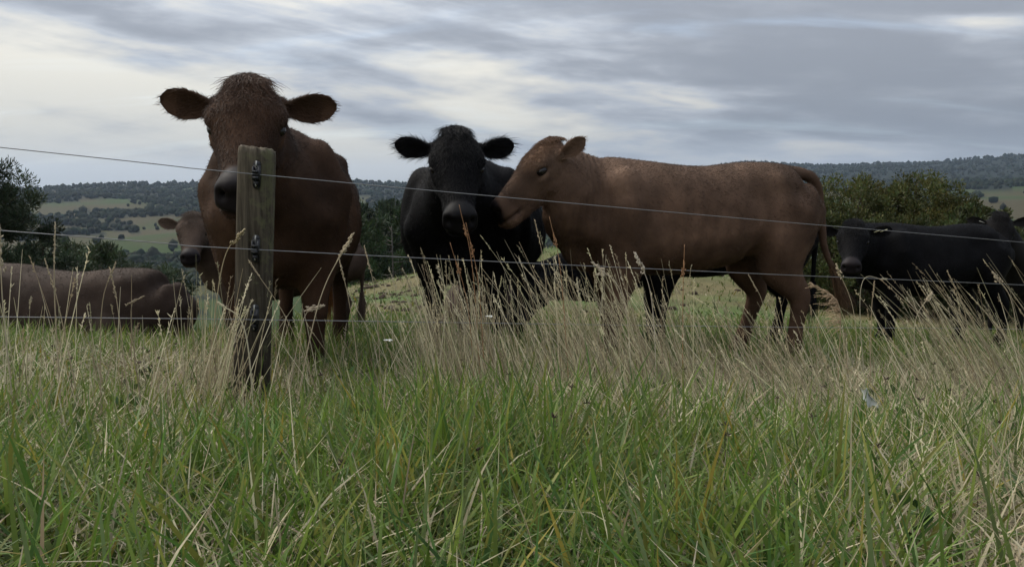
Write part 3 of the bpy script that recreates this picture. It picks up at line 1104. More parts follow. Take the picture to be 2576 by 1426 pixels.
    hd = [(x, z - (.09 * (mz_h - 1) * 0.6 if x > .27 else 0), ry * (1 + (mz_h - 1) * .4 * (x > .27)), rz * (1 + (mz_h - 1) * (x > .27))) for x, z, ry, rz in hd]
    parts.append(smooth_loft([(g(x, 0, z), ry * hs * (1 + (hw - 1) * (1 if x < .25 else .4)), rz * hs, -0.06 if x < .3 else 0.04, 0.86) for x, z, ry, rz in hd], 3, 26, tuple(HF[:, 2])))
    HR = HF
    for sg in (1, -1):
        parts.append(ell(g(.09, sg * .096, .042), (.06 * hs, .030 * hs, .030 * hs), HR))       # brow
        parts.append(ell(g(.12, sg * .092, -.034), (.055 * hs, .026 * hs, .022 * hs), HR))     # cheek bone
        parts.append(ell(g(.04, sg * .070, -.095), (.115 * hs, .040 * hs, .075 * hs), HR))     # jaw muscle
        parts.append(ell(g(.408, sg * .050, -.028), (.036 * hs, .028 * hs, .028 * hs), HR))    # nostril wing
        parts.append(ell(g(-.02, sg * .098, .012), (.045 * hs, .035 * hs, .035 * hs), HR))      # ear root
    parts.append(ell(g(-.055, 0, .058), (.055 * hs, .056 * hs, .058 * hs), HR))               # poll
    parts.append(smooth_loft([(g(.03, 0, -.135), .055 * hs, .04 * hs), (g(.18, 0, -.135), .045 * hs, .035 * hs), (g(.30, 0, -.125), .042 * hs, .030 * hs), (g(.375, 0, -.118), .048 * hs, .027 * hs), (g(.402, 0, -.112), .03 * hs, .016 * hs)], 4, 14, tuple(HF[:, 2])))
    # tail
    tl = tail if tail is not None else [(-.68, 0, 1.13), (-.77, 0, 1.10), (-.84, 0, 1.0), (-.865, .01, .85), (-.86, .0, .65), (-.855, .01, .50)]
    tl = [S(x, y, z + (back_lift if z > .9 else 0) + (dz * min(1, z) if lying else 0)) for x, y, z in tl]
    if lying:
        tl = [S(-.78, 0, .62), S(-.86, .05, .45), S(-.90, .12, .2), S(-.84, .2, .05), S(-.70, .30, .05)]
    tr = np.interp(np.linspace(0, 1, len(tl)), [0, 0.25, 0.6, 1], [.055, .038, .030, .020]) * s
    parts.append(smooth_loft([(p, r, r) for p, r in zip(tl, tr)], 5, 12, (1, 0.1, 0)))

    V, T = join(parts)
    V, Nn, Q = remesh(V, T, voxel, 5)

    hl = ((V - h0) @ HF) / hv                     # head-local coordinates
    inhead = sstep(-0.16, -0.02, hl[:, 0]) * (np.abs(hl[:, 1]) < 0.2) * (np.abs(hl[:, 2]) < 0.24)
    # soften the trunk, keep the head and lower legs crisp
    wsm = (1 - inhead) * np.where(lying, 1.0, 0.12 + 0.88 * sstep(.35, .62, V[:, 2] / s))
    wsm = wsm * (0.15 + 0.85 * (V[:, 0] > -.83 * s))
    V = relax(V, Q, wsm, int(0.45 / voxel))
    ax_, az_ = V[:, 0] / s, V[:, 2] / s - (dz if lying else 0)
    ay_ = np.abs(V[:, 1]) / s

    def g2(x0, z0_, sx, sz):
        return np.exp(-((ax_ - x0) / sx) ** 2 - ((az_ - z0_) / sz) ** 2) * sstep(.03, .10, ay_)
    an = .016 * g2(.43, .98, .055, .20) - .014 * g2(.24, .93, .055, .20) - .012 * g2(.56, 1.0, .045, .13)          # shoulder blade
    an += .016 * g2(.60, .83, .07, .07) - .012 * g2(.49, .72, .035, .09)                                         # point of the shoulder
    an -= .014 * g2(-.34, 1.02, .085, .075)                                                                      # hollow before the hip
    an += .008 * g2(-.50, 1.12, .05, .045) - .016 * g2(-.64, 1.05, .06, .05) + .014 * g2(-.76, 1.03, .035, .05)  # hip and pin bones
    an -= .020 * g2(-.36, .68, .06, .09)
    an += .016 * g2(-.46, .74, .06, .11) - .010 * g2(-.70, .70, .04, .10)
    an += .0035 * np.sin((ax_ + .15 * az_) * 75) * g2(.02, .86, .20, .20)                                        # ribs
    Nn = normals(V, Q)
    V = V + Nn * (wsm * (0.006 + 1.7 * an * s))[:, None]
    V = relax(V, Q, wsm, 6)
    Nn = normals(V, Q)
    # carve nostrils, mouth line, eye sockets
    am = hl.copy(); am[:, 1] = np.abs(am[:, 1])
    dn = np.zeros(len(V))
    nos = gauss(am, (.436, .053, -.030 ), (.020, .013, .016))
    dn -= 0.034 * nos
    mouth = np.exp(-((am[:, 2] + .094 - 0.05 * (am[:, 0] - .38)) / .008) ** 2) * sstep(.30, .36, am[:, 0])
    dn -= 0.016 * mouth
    eye_c = np.array([.120, .110, .006])
    dn += 0.010 * gauss(am, eye_c + (0, 0, .024), (.034, .03, .010)) + 0.007 * gauss(am, eye_c + (0, 0, -.024), (.03, .03, .009)) - 0.008 * gauss(am, eye_c, (.022, .03, .012))
    if wrinkle:                                   # loose skin folds down the neck
        wz = V[:, 0] / s
        band = sstep(.50, .56, wz) * (1 - sstep(.80, .90, wz)) * (1 - inhead)
        dn += wrinkle * band * np.sin(wz * 165 + 5 * vnoise(V[:, 2] * 5, V[:, 0] * 3, 1)) * sstep(-.45, -.1, V[:, 2] - 1.0 * s)
    V = V + Nn * (dn * hs)[:, None]
    # ears, welded into the same mesh
    E = ears or {}
    Vl, Ql, ear_in = [V], [Q], [np.zeros(len(V))]
    off = len(V)
    ear_vidx = []
    for sg in (1, -1):
        d = HF @ np.array(E.get("dir_l" if sg > 0 else "dir_r", (-.18, sg * 1.0, .02)), float)
        key = "face_l" if sg > 0 else "face_r"
        if key in E:
            fc = HF @ np.array(E[key], float)
        else:                                     # the open side of the ear is turned to what the animal watches
            fc = loc(np.zeros(3)) - h0
            fc = fc / np.linalg.norm(fc) + np.array([0, 0, -.25]) + HF @ np.array([0, sg * .12, 0])
        ev, et, k = ear_mesh(g(-.018, sg * .106, .010), d, fc, E.get("L", .175) * hs, E.get("W", .056) * hs)
        Vl.append(ev)
        Ql.append(np.concatenate([et, et[:, 2:3]], 1) + off if Q.shape[1] == 4 and False else et + off)
        fr = np.zeros(len(ev)); fr[:k] = 1
        ear_in.append(fr + 2)
        ear_vidx.append((off, off + len(ev), d))
        off += len(ev)
    V = np.concatenate(Vl)
    ei = np.concatenate(ear_in)
    nb = len(Vl[0])
    # colours of the coat
    base = np.array(base)
    n1_ = fbm(V[:, 0] * 5 + 3, V[:, 2] * 6 + V[:, 1] * 4, 2, 4)
    n2_ = fbm(V[:, 0] * 18 + 9, V[:, 2] * 18 + V[:, 1] * 15, 4, 3)
    C = base[None] * (0.45 + 1.1 * n1_)[:, None] * (0.8 + 0.4 * n2_)[:, None]
    zrel = V[:, 2] / s
    if pale:  # paler topline: coat tone, plus light painted on the lying cow's back
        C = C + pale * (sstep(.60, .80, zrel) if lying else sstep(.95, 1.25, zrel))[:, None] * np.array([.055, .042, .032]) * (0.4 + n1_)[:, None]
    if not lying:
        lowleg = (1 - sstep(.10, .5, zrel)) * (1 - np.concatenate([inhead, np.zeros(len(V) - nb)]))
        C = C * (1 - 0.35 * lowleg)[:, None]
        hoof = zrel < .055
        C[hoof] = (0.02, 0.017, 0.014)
    wet = np.zeros(len(V))
    Cb = C[:nb]
    if face_tint is not None:
        f = (inhead * (1 - sstep(.30, .38, hl[:, 0])) * sstep(.02, .08, hl[:, 2]))[:, None]
        Cb[:] = Cb * (1 - f * .55) + np.array(face_tint) * f * .55 * (0.7 + 0.6 * n2_[:nb])[:, None]
    mz = sstep(.375 + pad, .405 + pad * .8, hl[:, 0] + 0.35 * (hl[:, 2] + .05)) * inhead * sstep(-.105, -.085, hl[:, 2])
    Cb[:] = Cb * (1 - mz[:, None]) + np.array(muzzle_col) * mz[:, None]
    lip = gauss(am, (.38, .04, -.122), (.05, .06, .020))
    Cb[:] = Cb * (1 + 1.1 * lip[:, None])
    dark = np.clip(nos * 1.3 + mouth * 0.65, 0, 1)[:, None]
    Cb[:] = Cb * (1 - dark) + np.array((0.006, 0.005, 0.005)) * dark
    eyr = gauss(am, eye_c + (0.01, 0, -.03), (.035, .05, .012))[:, None]
    Cb[:] = Cb * (1 + 0.9 * eyr)
    eyd = gauss(am, eye_c, (.030, .05, .015))[:, None]
    Cb[:] = Cb * (1 - 0.75 * eyd)
    C[:nb] = Cb
    C[ei >= 2] *= 1.6                              # ears painted lighter to offset their self-shadow and missing backlight
    wet[:nb] = mz
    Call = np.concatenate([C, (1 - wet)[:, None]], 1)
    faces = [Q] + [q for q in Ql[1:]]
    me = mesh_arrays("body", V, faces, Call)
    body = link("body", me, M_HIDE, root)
    # eyes
    for sg in (1, -1):
        ev, et = ell(g(eye_c[0], sg * (eye_c[1] - .008), eye_c[2]), (.027 * hs * eye, .020 * hs * eye, .0185 * hs * eye), HF)
        link("eye", mesh_arrays("eye", ev, et), M_EYE, root)
    # coat of short hair
    Tt = Q if Q.shape[1] == 3 else np.concatenate([Q[:, [0, 1, 2]], Q[:, [0, 2, 3]]])
    Tt = np.concatenate([Tt] + Ql[1:])
    a_, b_, c_ = V[Tt[:, 0]], V[Tt[:, 1]], V[Tt[:, 2]]
    fn = np.cross(b_ - a_, c_ - a_)
    ar = np.linalg.norm(fn, axis=1)
    fn = fn / (ar[:, None] + 1e-12)
    # only the half that can be seen from the camera side and around it
    cl = loc(np.zeros(3))
    cen = (a_ + b_ + c_) / 3
    tocam = cl - cen
    tocam /= np.linalg.norm(tocam, axis=1)[:, None]
    wgt = ar * (0.08 + (np.einsum("ij,ij->i", fn, tocam) > -0.45))
    ch = ((cen - h0) @ HF) / hv
    ih = (ch[:, 0] > -.12) & (np.abs(ch[:, 1]) < .22) & (np.abs(ch[:, 2]) < .2)
    isear = Tt[:, 0] >= nb
    nomuz = ~((ch[:, 0] > .345) & ih & (ch[:, 2] > -.1))
    wgt = wgt * np.where(ih, 3.0, np.where(fn[:, 2] > .55, 1.2, .45)) * np.where(isear, 2.2, 1.0) * nomuz
    wgt *= np.linalg.norm(ch - np.array([.120, .108, .006]), axis=1) > .037
    wgt *= np.linalg.norm(ch - np.array([.120, -.108, .006]), axis=1) > .037
    pr = wgt / wgt.sum()
    fi = rng.choice(len(Tt), hairs, p=pr)
    u, v = rng.random(hairs), rng.random(hairs)
    fl = u + v > 1
    u[fl], v[fl] = 1 - u[fl], 1 - v[fl]
    p0 = a_[fi] + (b_[fi] - a_[fi]) * u[:, None] + (c_[fi] - a_[fi]) * v[:, None]
    nrm = fn[fi]
    comb = np.tile(np.array([-0.75, 0, -0.6]), (hairs, 1))
    hh_ = ih[fi] & ~isear[fi]
    comb[hh_] = HF[:, 0] * 0.6 + np.array([0, 0, -.4])
    for o0, o1, d in ear_vidx:
        k = (Tt[fi, 0] >= o0) & (Tt[fi, 0] < o1)
        comb[k] = d * 1.1 + np.array([0, 0, -.35])
    comb = comb - nrm * np.einsum("ij,ij->i", comb, nrm)[:, None]
    comb = comb + rng.normal(size=comb.shape) * 0.28
    L = hair_len * rng.uniform(0.6, 1.5, (hairs, 1))
    L[~hh_ & ~isear[fi]] *= .8
    L[isear[fi]] *= fluff
    frn = hh_ & (ch[fi, 0] < .20) & (ch[fi, 2] > .02)
    L[hh_] *= 0.75
    L[frn] *= 1.35
    lift = rng.uniform(0.10, 0.36, (hairs, 1))
    ts = np.linspace(0, 1, 4)[None, :, None]
    pts = p0[:, None] + (comb[:, None] * ts + nrm[:, None] * (lift[:, None] * ts * (1.3 - 0.6 * ts))) * L[:, None]
    pts -= nrm[:, None] * 0.001
    hc = (C[Tt[fi, 0]] * rng.uniform(0.9, 1.25, (hairs, 1)))
    hc[~hh_ & ~isear[fi]] *= .95
    rad = np.array([.0006, .0006, .00045, .0001])[None] * np.ones((hairs, 1)) * (0.8 + 0.12 * abs(P(*head)[1]) / 2.8)
    hair_object("coat", pts, rad, hc, M_HAIR, root)
    # forelock
    m = 2600
    th_ = rng.uniform(0, 2 * math.pi, m); rr_ = np.sqrt(rng.random(m))
    q0 = np.stack([-.060 + .065 * rr_ * np.cos(th_), .060 * rr_ * np.sin(th_), np.zeros(m)], 1)
    q0[:, 2] = .110 - 5.0 * q0[:, 1] ** 2 - 2.0 * np.maximum(-.02 - q0[:, 0], 0) ** 2 * 3
    q0[:, 2] = np.minimum(q0[:, 2], .108)
    fh = rng.random(m) < .45                        # curls down the forehead
    q0[fh, 0] = rng.uniform(-.04, .13, fh.sum())
    q0[fh, 1] = rng.normal(size=fh.sum()) * .034
    q0[fh, 2] = np.interp(q0[fh, 0], [-.05, .03, .09, .15], [.098, .108, .104, .084]) - 3.2 * q0[fh, 1] ** 2
    dv = np.stack([.55 + .5 * rng.normal(size=m) * .6, 1.6 * q0[:, 1] / .075 * .35 + .45 * rng.normal(size=m), .75 + .4 * rng.normal(size=m)], 1)
    dv[:, 0] -= 2.2 * np.maximum(-.06 - q0[:, 0], 0) / .07
    dv /= np.linalg.norm(dv, axis=1)[:, None]
    LL = tuft * rng.uniform(.4, 1.15, (m, 1)) * (1.25 - .85 * np.minimum(np.abs(q0[:, 1:2]) / .075, 1)) * np.where(fh, .55, 1.0)[:, None]
    ts = np.linspace(0, 1, 6)[None, :, None]
    fall = np.zeros((m, 1, 3)); fall[:, 0, 0] = .75; fall[:, 0, 1] = rng.normal(size=m) * .5; fall[:, 0, 2] = -.75
    wob = rng.normal(size=(m, 6, 3)) * .07
    pl = q0[:, None] + (dv[:, None] * ts + fall * ts * ts + wob * ts) * LL[:, None]
    pts = h0 + (pl * hv) @ HF.T
    hcx = (np.array(face_tint) * .9 if face_tint is not None else base) * rng.uniform(.6, 1.5, (m, 1))
    rad = np.linspace(.0010, .0003, 6)[None] * np.ones((m, 1))
    hair_object("forelock", pts, rad, hcx, M_HAIR, root)
    # tail switch
    m = 420
    e0, e1 = tl[-1], tl[-2]
    dd = (e0 - e1) / np.linalg.norm(e0 - e1)
    tt = rng.random(m)
    q0 = e0[None] * (1 - .35 * tt[:, None]) + e1[None] * (.35 * tt[:, None]) + rng.normal(size=(m, 3)) * .008
    ln = rng.uniform(.10, .24, (m, 1)) * s
    dv = dd[None] + rng.normal(size=(m, 3)) * .12
    ts = np.linspace(0, 1, 6)[None, :, None]
    pts = q0[:, None] + (dv[:, None] * ts + np.array([0, 0, -.25]) * ts * ts + rng.normal(size=(m, 6, 3)) * .03 * ts) * ln[:, None]
    swc = np.array(sw_col if sw_col is not None else base * 1.2) * rng.uniform(.6, 1.5, (m, 1))
    hair_object("tail_switch", pts, np.linspace(.0016, .0004, 6)[None] * np.ones((m, 1)), swc, M_HAIR, root)
    for (sg, at_, c) in tags:                       # plastic ear tags
        d = HF @ np.array(E.get("dir_l" if sg > 0 else "dir_r", (-.18, sg * 1.0, .02)), float)
        d /= np.linalg.norm(d)
        p = g(-.018, sg * .106, .010) + d * E.get("L", .175) * hs * at_ + HF[:, 0] * .012
        dn_ = np.array([0, 0, 1.0])
        ac = np.cross(d, dn_); ac /= np.linalg.norm(ac)
        w_ = HF[:, 0]
        lo = [(p + d * .0 + dn_ * .004, .016, .0022), (p + d * .03 + dn_ * .012, .020, .0022), (p + d * .055 + dn_ * .018, .017, .0022)]
        V1, T1 = loft(lo, 12, tuple(dn_))
        link("ear_tag", mesh_arrays("ear_tag", V1, T1), mat_plain("tag_plastic", c, .5, .3), root)
    return root


BROWN_A = (0.043, 0.0240, 0.0150)
BROWN_E = (0.082, 0.0490, 0.0325)
BROWN_C = (0.030, 0.0200, 0.0150)
BLACK = (0.0042, 0.0040, 0.0045)

make_cow("large brown cow staring over the fence post with ears spread wide", (-1.05, 3.85), -84, 0.93, (628, 284, 3.0), (600, 476, 2.62), 1.09, BROWN_A,
         bulk=0.98, voxel=0.0095, hairs=80000, face_tint=(0.066, 0.035, 0.021), tuft=.058, sw_col=(0.20, 0.085, 0.03), feet=(.03, -.02, .04, -.05), hw=1.02,
         ears=dict(dir_l=(-.12, 1, -.03), dir_r=(-.1, -1, .05), L=.182, W=.058), tail=[(-.68, 0, 1.13), (-.77, 0, 1.10), (-.84, 0, 1.0), (-.865, .03, .80), (-.86, .05, .60), (-.84, .06, .42)])
make_cow("brown calf with one furry ear showing, peering from behind the large brown cow", (-1.97, 6.7), 186, 0.82, (486, 570, 6.35), (476, 644, 6.16), 0.94, (0.054, 0.037, 0.028),
         voxel=0.014, hairs=22000, face_tint=(0.066, 0.044, 0.032), pale=.2)
make_cow("grey-brown cow lying in the grass, only its back and rump in view", (-2.83, 5.1), 176, 0.90, (-330, 650, 4.9), (-480, 740, 4.8), 1.0, BROWN_C, lying=True, voxel=0.013,
         hairs=30000, pale=.45, sink=.19)
make_cow("black bull facing the camera with shaggy black ears", (-.22, 5.05), -97, 0.99, (1146, 388, 4.02), (1160, 548, 3.78), 1.08, BLACK, name="bull", bulk=1.24, voxel=0.011,
         hairs=60000, mz_h=.93, fluff=1.7, tuft=.052, muzzle_col=(0.005, 0.0043, 0.0048), ears=dict(L=.175, W=.055), feet=(.02, -.03, 0, .05), hair_len=.019)
make_cow("brown cow standing side-on, nosing the black bull", (0.975, 4.60), 192, 0.965, (1388, 402, 4.30), (1234, 525, 4.17), 0.95, BROWN_E, voxel=0.0105, hairs=70000,
         face_tint=(0.115, 0.062, 0.034), tuft=.04, pale=.45, sw_col=(0.085, 0.05, 0.028), feet=(.04, -.07, -.01, .15), hair_len=.014, wrinkle=.003, depth=.87, mz_h=1.19, eye=1.3, pad=.045, neck=1.1,
         ears=dict(dir_l=(-.85, .62, .04), dir_r=(-.80, -.75, .25), face_l=(.25, .9, -.1), face_r=(.4, -.9, -.2), L=.16, W=.052),
         tail=[(-.64, 0, 1.16), (-.775, 0, 1.165), (-.865, 0, 1.10), (-.905, .0, .92), (-.925, .02, .72), (-.985, .05, .56)])
make_cow("black cow grazing behind the side-on brown cow, chest and legs in view", (1.50, 6.05), 184, 0.93, (1345, 705, 5.55), (1285, 805, 5.45), 1.0, BLACK, voxel=0.016, hairs=12000,
         neck_drop=.2, depth=.84)
make_cow("brown cow lying behind the black bull, glimpsed between its legs", (-.25, 7.0), -82, 0.80, (1190, 640, 6.4), (1180, 725, 6.2), 1.0, (0.05, 0.034, 0.028), lying=True, voxel=0.018, hairs=8000)
make_cow("black cow with cream ear tags turning its head beside the shrubs", (3.80, 7.35), 188, 0.92, (2147, 590, 6.95), (2141, 668, 6.76), 1.06, BLACK, voxel=0.014, hairs=25000,
         tags=((1, .25, (.72, .68, .42)), (1, .5, (.72, .68, .42))), ears=dict(L=.185, W=.055), feet=(.02, -.12, -.1, .1), depth=.95)
make_cow("far black cow at the picture's right edge, its face above the tagged cow's rump", (5.75, 9.6), -97, 0.93, (2513, 566, 8.5), (2524, 655, 8.3), 1.06, (0.0085, 0.0078, 0.0080), voxel=0.018, hairs=12000,
         tags=((-1, .1, (.75, .75, .72)),))


# ------------------------------------------------------------------ grass
GREENS = np.array([[0.078, 0.128, 0.020], [0.098, 0.155, 0.026], [0.060, 0.118, 0.026], [0.120, 0.165, 0.036], [0.110, 0.148, 0.055], [0.155, 0.165, 0.040]])
STRAWS = np.array([[0.53, 0.46, 0.30], [0.43, 0.365, 0.23], [0.62, 0.55, 0.385], [0.33, 0.26, 0.165], [0.48, 0.44, 0.27]])


def px_of(x, y):
    return CX + x / np.maximum(y, .1) * F_PX


def blades(x, y, L, w, az, lean, bend, seg, C, zoff=0.0):
    """curved tapering blades, all as triangles; arrays of n"""
    n = len(x)
    z = H(x, y) - 0.01 + zoff
    t = np.linspace(0, 1, seg + 1)
    th = lean[:, None] + bend[:, None] * t[None]                 # angle from the vertical
    dh, dz = np.sin(th), np.cos(th)
    st = L[:, None] / seg
    h = np.concatenate([np.zeros((n, 1)), np.cumsum((dh[:, :-1] + dh[:, 1:]) * .5 * st, 1)], 1)
    v = np.concatenate([np.zeros((n, 1)), np.cumsum((dz[:, :-1] + dz[:, 1:]) * .5 * st, 1)], 1)
    cx, cy = np.cos(az)[:, None], np.sin(az)[:, None]
    tw = rng.uniform(-1.2, 1.2, n)[:, None]
    sx, sy = -np.sin(az[:, None] + tw), np.cos(az[:, None] + tw)
    wd = w[:, None] * np.array([0.75 + .25 * min(1, k * 3) - 0.0 if k < .5 else 1 - ((k - .5) / .5) ** 1.6 for k in t])[None] * .5
    c = np.stack([x[:, None] + h * cx, y[:, None] + h * cy, z[:, None] + v], -1)
    s = np.stack([sx * wd, sy * wd, np.zeros_like(wd)], -1)
    Vv = np.concatenate([c[:, :-1] - s[:, :-1], c[:, :-1] + s[:, :-1], c[:, -1:]], 1)
    k = 2 * seg + 1
    q = []
    for i in range(seg - 1):
        q += [[i, seg + i, seg + i + 1], [i, seg + i + 1, i + 1]]
    q += [[seg - 1, 2 * seg - 1, 2 * seg]]
    T = np.array(q)[None] + (np.arange(n) * k)[:, None, None]
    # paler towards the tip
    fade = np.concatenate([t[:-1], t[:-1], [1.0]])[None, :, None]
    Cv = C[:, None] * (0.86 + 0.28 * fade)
    return Vv.reshape(-1, 3), T.reshape(-1, 3), Cv.reshape(-1, 3)


def fan(n, y0, y1, half=.80, m=.55):
    y = np.sqrt(rng.uniform(y0 * y0, y1 * y1, n))
    x = rng.uniform(-1, 1, n) * (half * y + m)
    return x, y


def straw_zone(x, y):
    """0..1: how straw-coloured the sward is"""
    px = px_of(x, y)
    py = 500 - H(x, y) / y * F_PX
    z = .32 + .7 * (fbm(x * 2.2, y * 2.2, 6, 3) - .5)
    z = z + .40 * np.exp(-((px - 1600) / 520) ** 2 - ((py - 1080) / 130) ** 2) + .35 * np.exp(-((px - 2350) / 420) ** 2 - ((py - 1060) / 150) ** 2)
    z = z + .30 * np.exp(-((px - 480) / 220) ** 2 - ((py - 1060) / 110) ** 2) + .55 * sstep(2000, 2500, px) * sstep(1150, 1400, py)
    z = z - .25 * np.exp(-((px - 1350) / 500) ** 2 - ((py - 1380) / 160) ** 2)
    return np.clip(z, 0, 1)


def tuft_jitter(x, y, k, spread):
    """gather blades to tufts"""
    n = len(x)
    c = rng.integers(0, max(1, n // k), n)
    return x[c] + rng.normal(size=n) * spread, y[c] + rng.normal(size=n) * spread, c


def sward(name, label, n, y0, y1, L0, w0, seg, straw_gain, k=9, spread=.022, dim=1.0):
    x, y = fan(n, y0, y1)
    tx, ty, c = tuft_jitter(x, y, k, spread * (1 + .25 * y0))
    az = np.arctan2(ty - y[c], tx - x[c]) + rng.normal(size=n) * .7
    tall = .55 + .9 * fbm(tx * 1.1 + 7, ty * 1.1, 3, 3)
    L = L0 * tall * rng.uniform(.45, 1.35, n)
    lean = np.abs(rng.normal(size=n)) * .62
    bend = np.abs(rng.normal(size=n)) * 1.35 + .1
    sz = straw_zone(tx, ty)
    isd = rng.random(n) < sz * straw_gain
    C = GREENS[rng.integers(0, len(GREENS), n)] * rng.uniform(.65, 1.3, (n, 1))
    hue = fbm(tx * .9, ty * .9 + 4, 1, 3)[:, None]
    C = C * (np.array([1.22, 1.06, .92]) * hue + np.array([.8, .97, 1.0]) * (1 - hue))
    C[isd] = STRAWS[rng.integers(0, len(STRAWS), isd.sum())] * rng.uniform(.5, 1.05, (isd.sum(), 1))
    yel = (~isd) & (rng.random(n) < .025)
    C[yel] = np.array([.26, .21, .04]) * rng.uniform(.6, 1.1, (yel.sum(), 1))
    C = C * dim
    w = w0 * rng.uniform(.45, 1.5, n)
    w[isd] *= .6
    lean[isd] += rng.uniform(0, .8, isd.sum())
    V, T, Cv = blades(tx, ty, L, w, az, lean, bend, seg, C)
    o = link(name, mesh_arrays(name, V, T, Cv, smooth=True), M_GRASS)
    tag(o, label, kind="stuff")


sward("grass", "long green grass blades in the foreground", 82000, .62, 2.3, .235, .0056, 4, .95, k=15, spread=.026)
sward("grass", "mixed green and straw grass along the fence line", 102000, 2.2, 4.6, .19, .0052, 3, 1.05)
sward("grass", "pasture grass under the cattle", 72000, 4.4, 9.0, .16, .0085, 3, .7, k=7, spread=.03, dim=.85)
sward("grass", "short grass on the knoll", 60000, 8.6, 30.0, .11, .02, 2, 1.5, k=5, spread=.06, dim=.62)


def thatch():
    n = 54000
    x, y = fan(n, .62, 4.2)
    keep = rng.random(n) < (.25 + straw_zone(x, y))
    x, y = x[keep], y[keep]
    n = len(x)
    L = rng.uniform(.05, .22, n)
    C = STRAWS[rng.integers(0, len(STRAWS), n)] * rng.uniform(.30, .9, (n, 1))
    V, T, Cv = blades(x, y, L, rng.uniform(.0015, .0045, n), rng.uniform(0, 6.28, n), rng.uniform(1.0, 1.5, n), rng.uniform(-.4, .5, n), 2, C, rng.uniform(.0, .11, n))
    tag(link("dead_grass", mesh_arrays("dead_grass", V, T, Cv), M_STRAW), "dead straw lying through the sward", kind="stuff")


thatch()


def stalk_batch(n, pxr, Dr, topr, leanx, spread, name, label, clump=5, colr=STRAWS, head=.55):
    """thin dry stems with a narrow seed spike; base along a stretch of the fence line, tops up to a picture height"""
    nc = max(1, n // clump)
    cp, cD = rng.uniform(*pxr, nc), rng.uniform(*Dr, nc)
    k = rng.integers(0, nc, n)
    D = cD[k] + rng.normal(size=n) * .08
    x = at(cp[k], D) + rng.normal(size=n) * .055
    z = H(x, D)
    px = px_of(x, D)
    top = np.interp(px, topr[0], topr[1])
    ztop = (500 - top) / F_PX * D
    Lh = np.maximum((ztop - z) * (1 - .72 * rng.random(n) ** .75), .10)
    lx = (np.interp(px, leanx[0], leanx[1]) + rng.normal(size=n) * spread) * Lh
    ly = rng.normal(size=n) * spread * .7 * Lh
    t = np.linspace(0, 1, 7)
    sag = rng.normal(size=(n, 1)) * .05 + .06
    pts = np.zeros((n, 7, 3))
    pts[:, :, 0] = x[:, None] + lx[:, None] * (t + sag * t * t * 2)
    pts[:, :, 1] = D[:, None] + ly[:, None] * t
    pts[:, :, 2] = z[:, None] + Lh[:, None] * (t - np.abs(sag) * t * t * .5)
    C = colr[rng.integers(0, len(colr), n)] * rng.uniform(.35, 1.15, (n, 1))
    rad = np.array([.0012, .0011, .0010, .0009, .0008, .0007, .0004])[None] * rng.uniform(.7, 1.35, (n, 1))
    tag(hair_object(name, pts, rad, C, M_STRAW), label, kind="stuff")
    # seed spikes on part of them
    hsel = np.where(rng.random(n) < head)[0]
    d = pts[hsel, 6] - pts[hsel, 5]
    d /= np.linalg.norm(d, axis=1)[:, None]
    m = 16
    s = rng.random((len(hsel), m, 1)) * rng.uniform(.03, .085, (len(hsel), 1, 1))
    q = pts[hsel, 6][:, None] - d[:, None] * s
    dv = d[:, None] * .9 + rng.normal(size=(len(hsel), m, 3)) * .38
    ln = rng.uniform(.004, .010, (len(hsel), m, 1))
    hp = np.stack([q, q + dv * ln * .5, q + dv * ln], 2).reshape(-1, 3, 3)
    hr = np.tile(np.array([[.0006, .0011, .0003]]), (len(hp), 1))
    hc = np.repeat(C[hsel] * 1.1, m, 0)
    tag(hair_object("seed_spikes", hp, hr, hc, M_STRAW), "seed spikes at the tips of the " + name.replace("_", " "), kind="stuff")


stalk_batch(470, (1090, 1330), (2.35, 3.2), ([1080, 1180, 1330], [700, 590, 660]), ([1080, 1330], [-.10, -.26]), .15,
            "dry_grass_stalks", "dry pale stalks in clumps before the black bull", 9)
stalk_batch(530, (1380, 1760), (2.3, 3.3), ([1380, 1480, 1760], [620, 570, 640]), ([1380, 1760], [-.22, -.42]), .17,
            "dry_grass_stalks", "thick clumps of dry stalks leaning left before the side-on cow's chest", 9)
stalk_batch(330, (1780, 2180), (2.4, 3.6), ([1780, 2000, 2180], [700, 720, 720]), ([1780, 2180], [-.35, -.42]), .2,
            "dry_grass_stalks", "thinner dry stalks before the side-on cow's hind legs", 6)
stalk_batch(340, (2330, 2800), (2.7, 4.0), ([2330, 2450, 2800], [760, 680, 590]), ([2330, 2800], [-.45, -.6]), .14,
            "dry_grass_stalks", "dry stalks leaning left in front of the far black cow", 8)
stalk_batch(170, (410, 590), (2.1, 2.6), ([395, 450, 590], [690, 620, 610]), ([395, 470, 590], [.45, .28, .02]), .15,
            "dry_grass_stalks", "dry stalks leaning onto the fence post from the left", 9)
stalk_batch(95, (-40, 420), (1.8, 2.6), ([-40, 130, 420], [600, 560, 690]), ([-40, 420], [.02, .05]), .14,
            "dry_grass_stalks", "scattered upright dry stalks in front of the lying cow", 3)
stalk_batch(80, (690, 1090), (2.0, 3.2), ([690, 1090], [760, 680]), ([690, 1090], [.05, -.1]), .25,
            "dry_grass_stalks", "sparse dry stalks between the post and the bull", 3)
stalk_batch(520, (1000, 2600), (1.7, 2.9), ([900, 2600], [960, 900]), ([900, 2600], [-.4, -.65]), .4,
            "dry_grass_stalks", "short dry stalks tangled low in the grass", 6, head=.2)


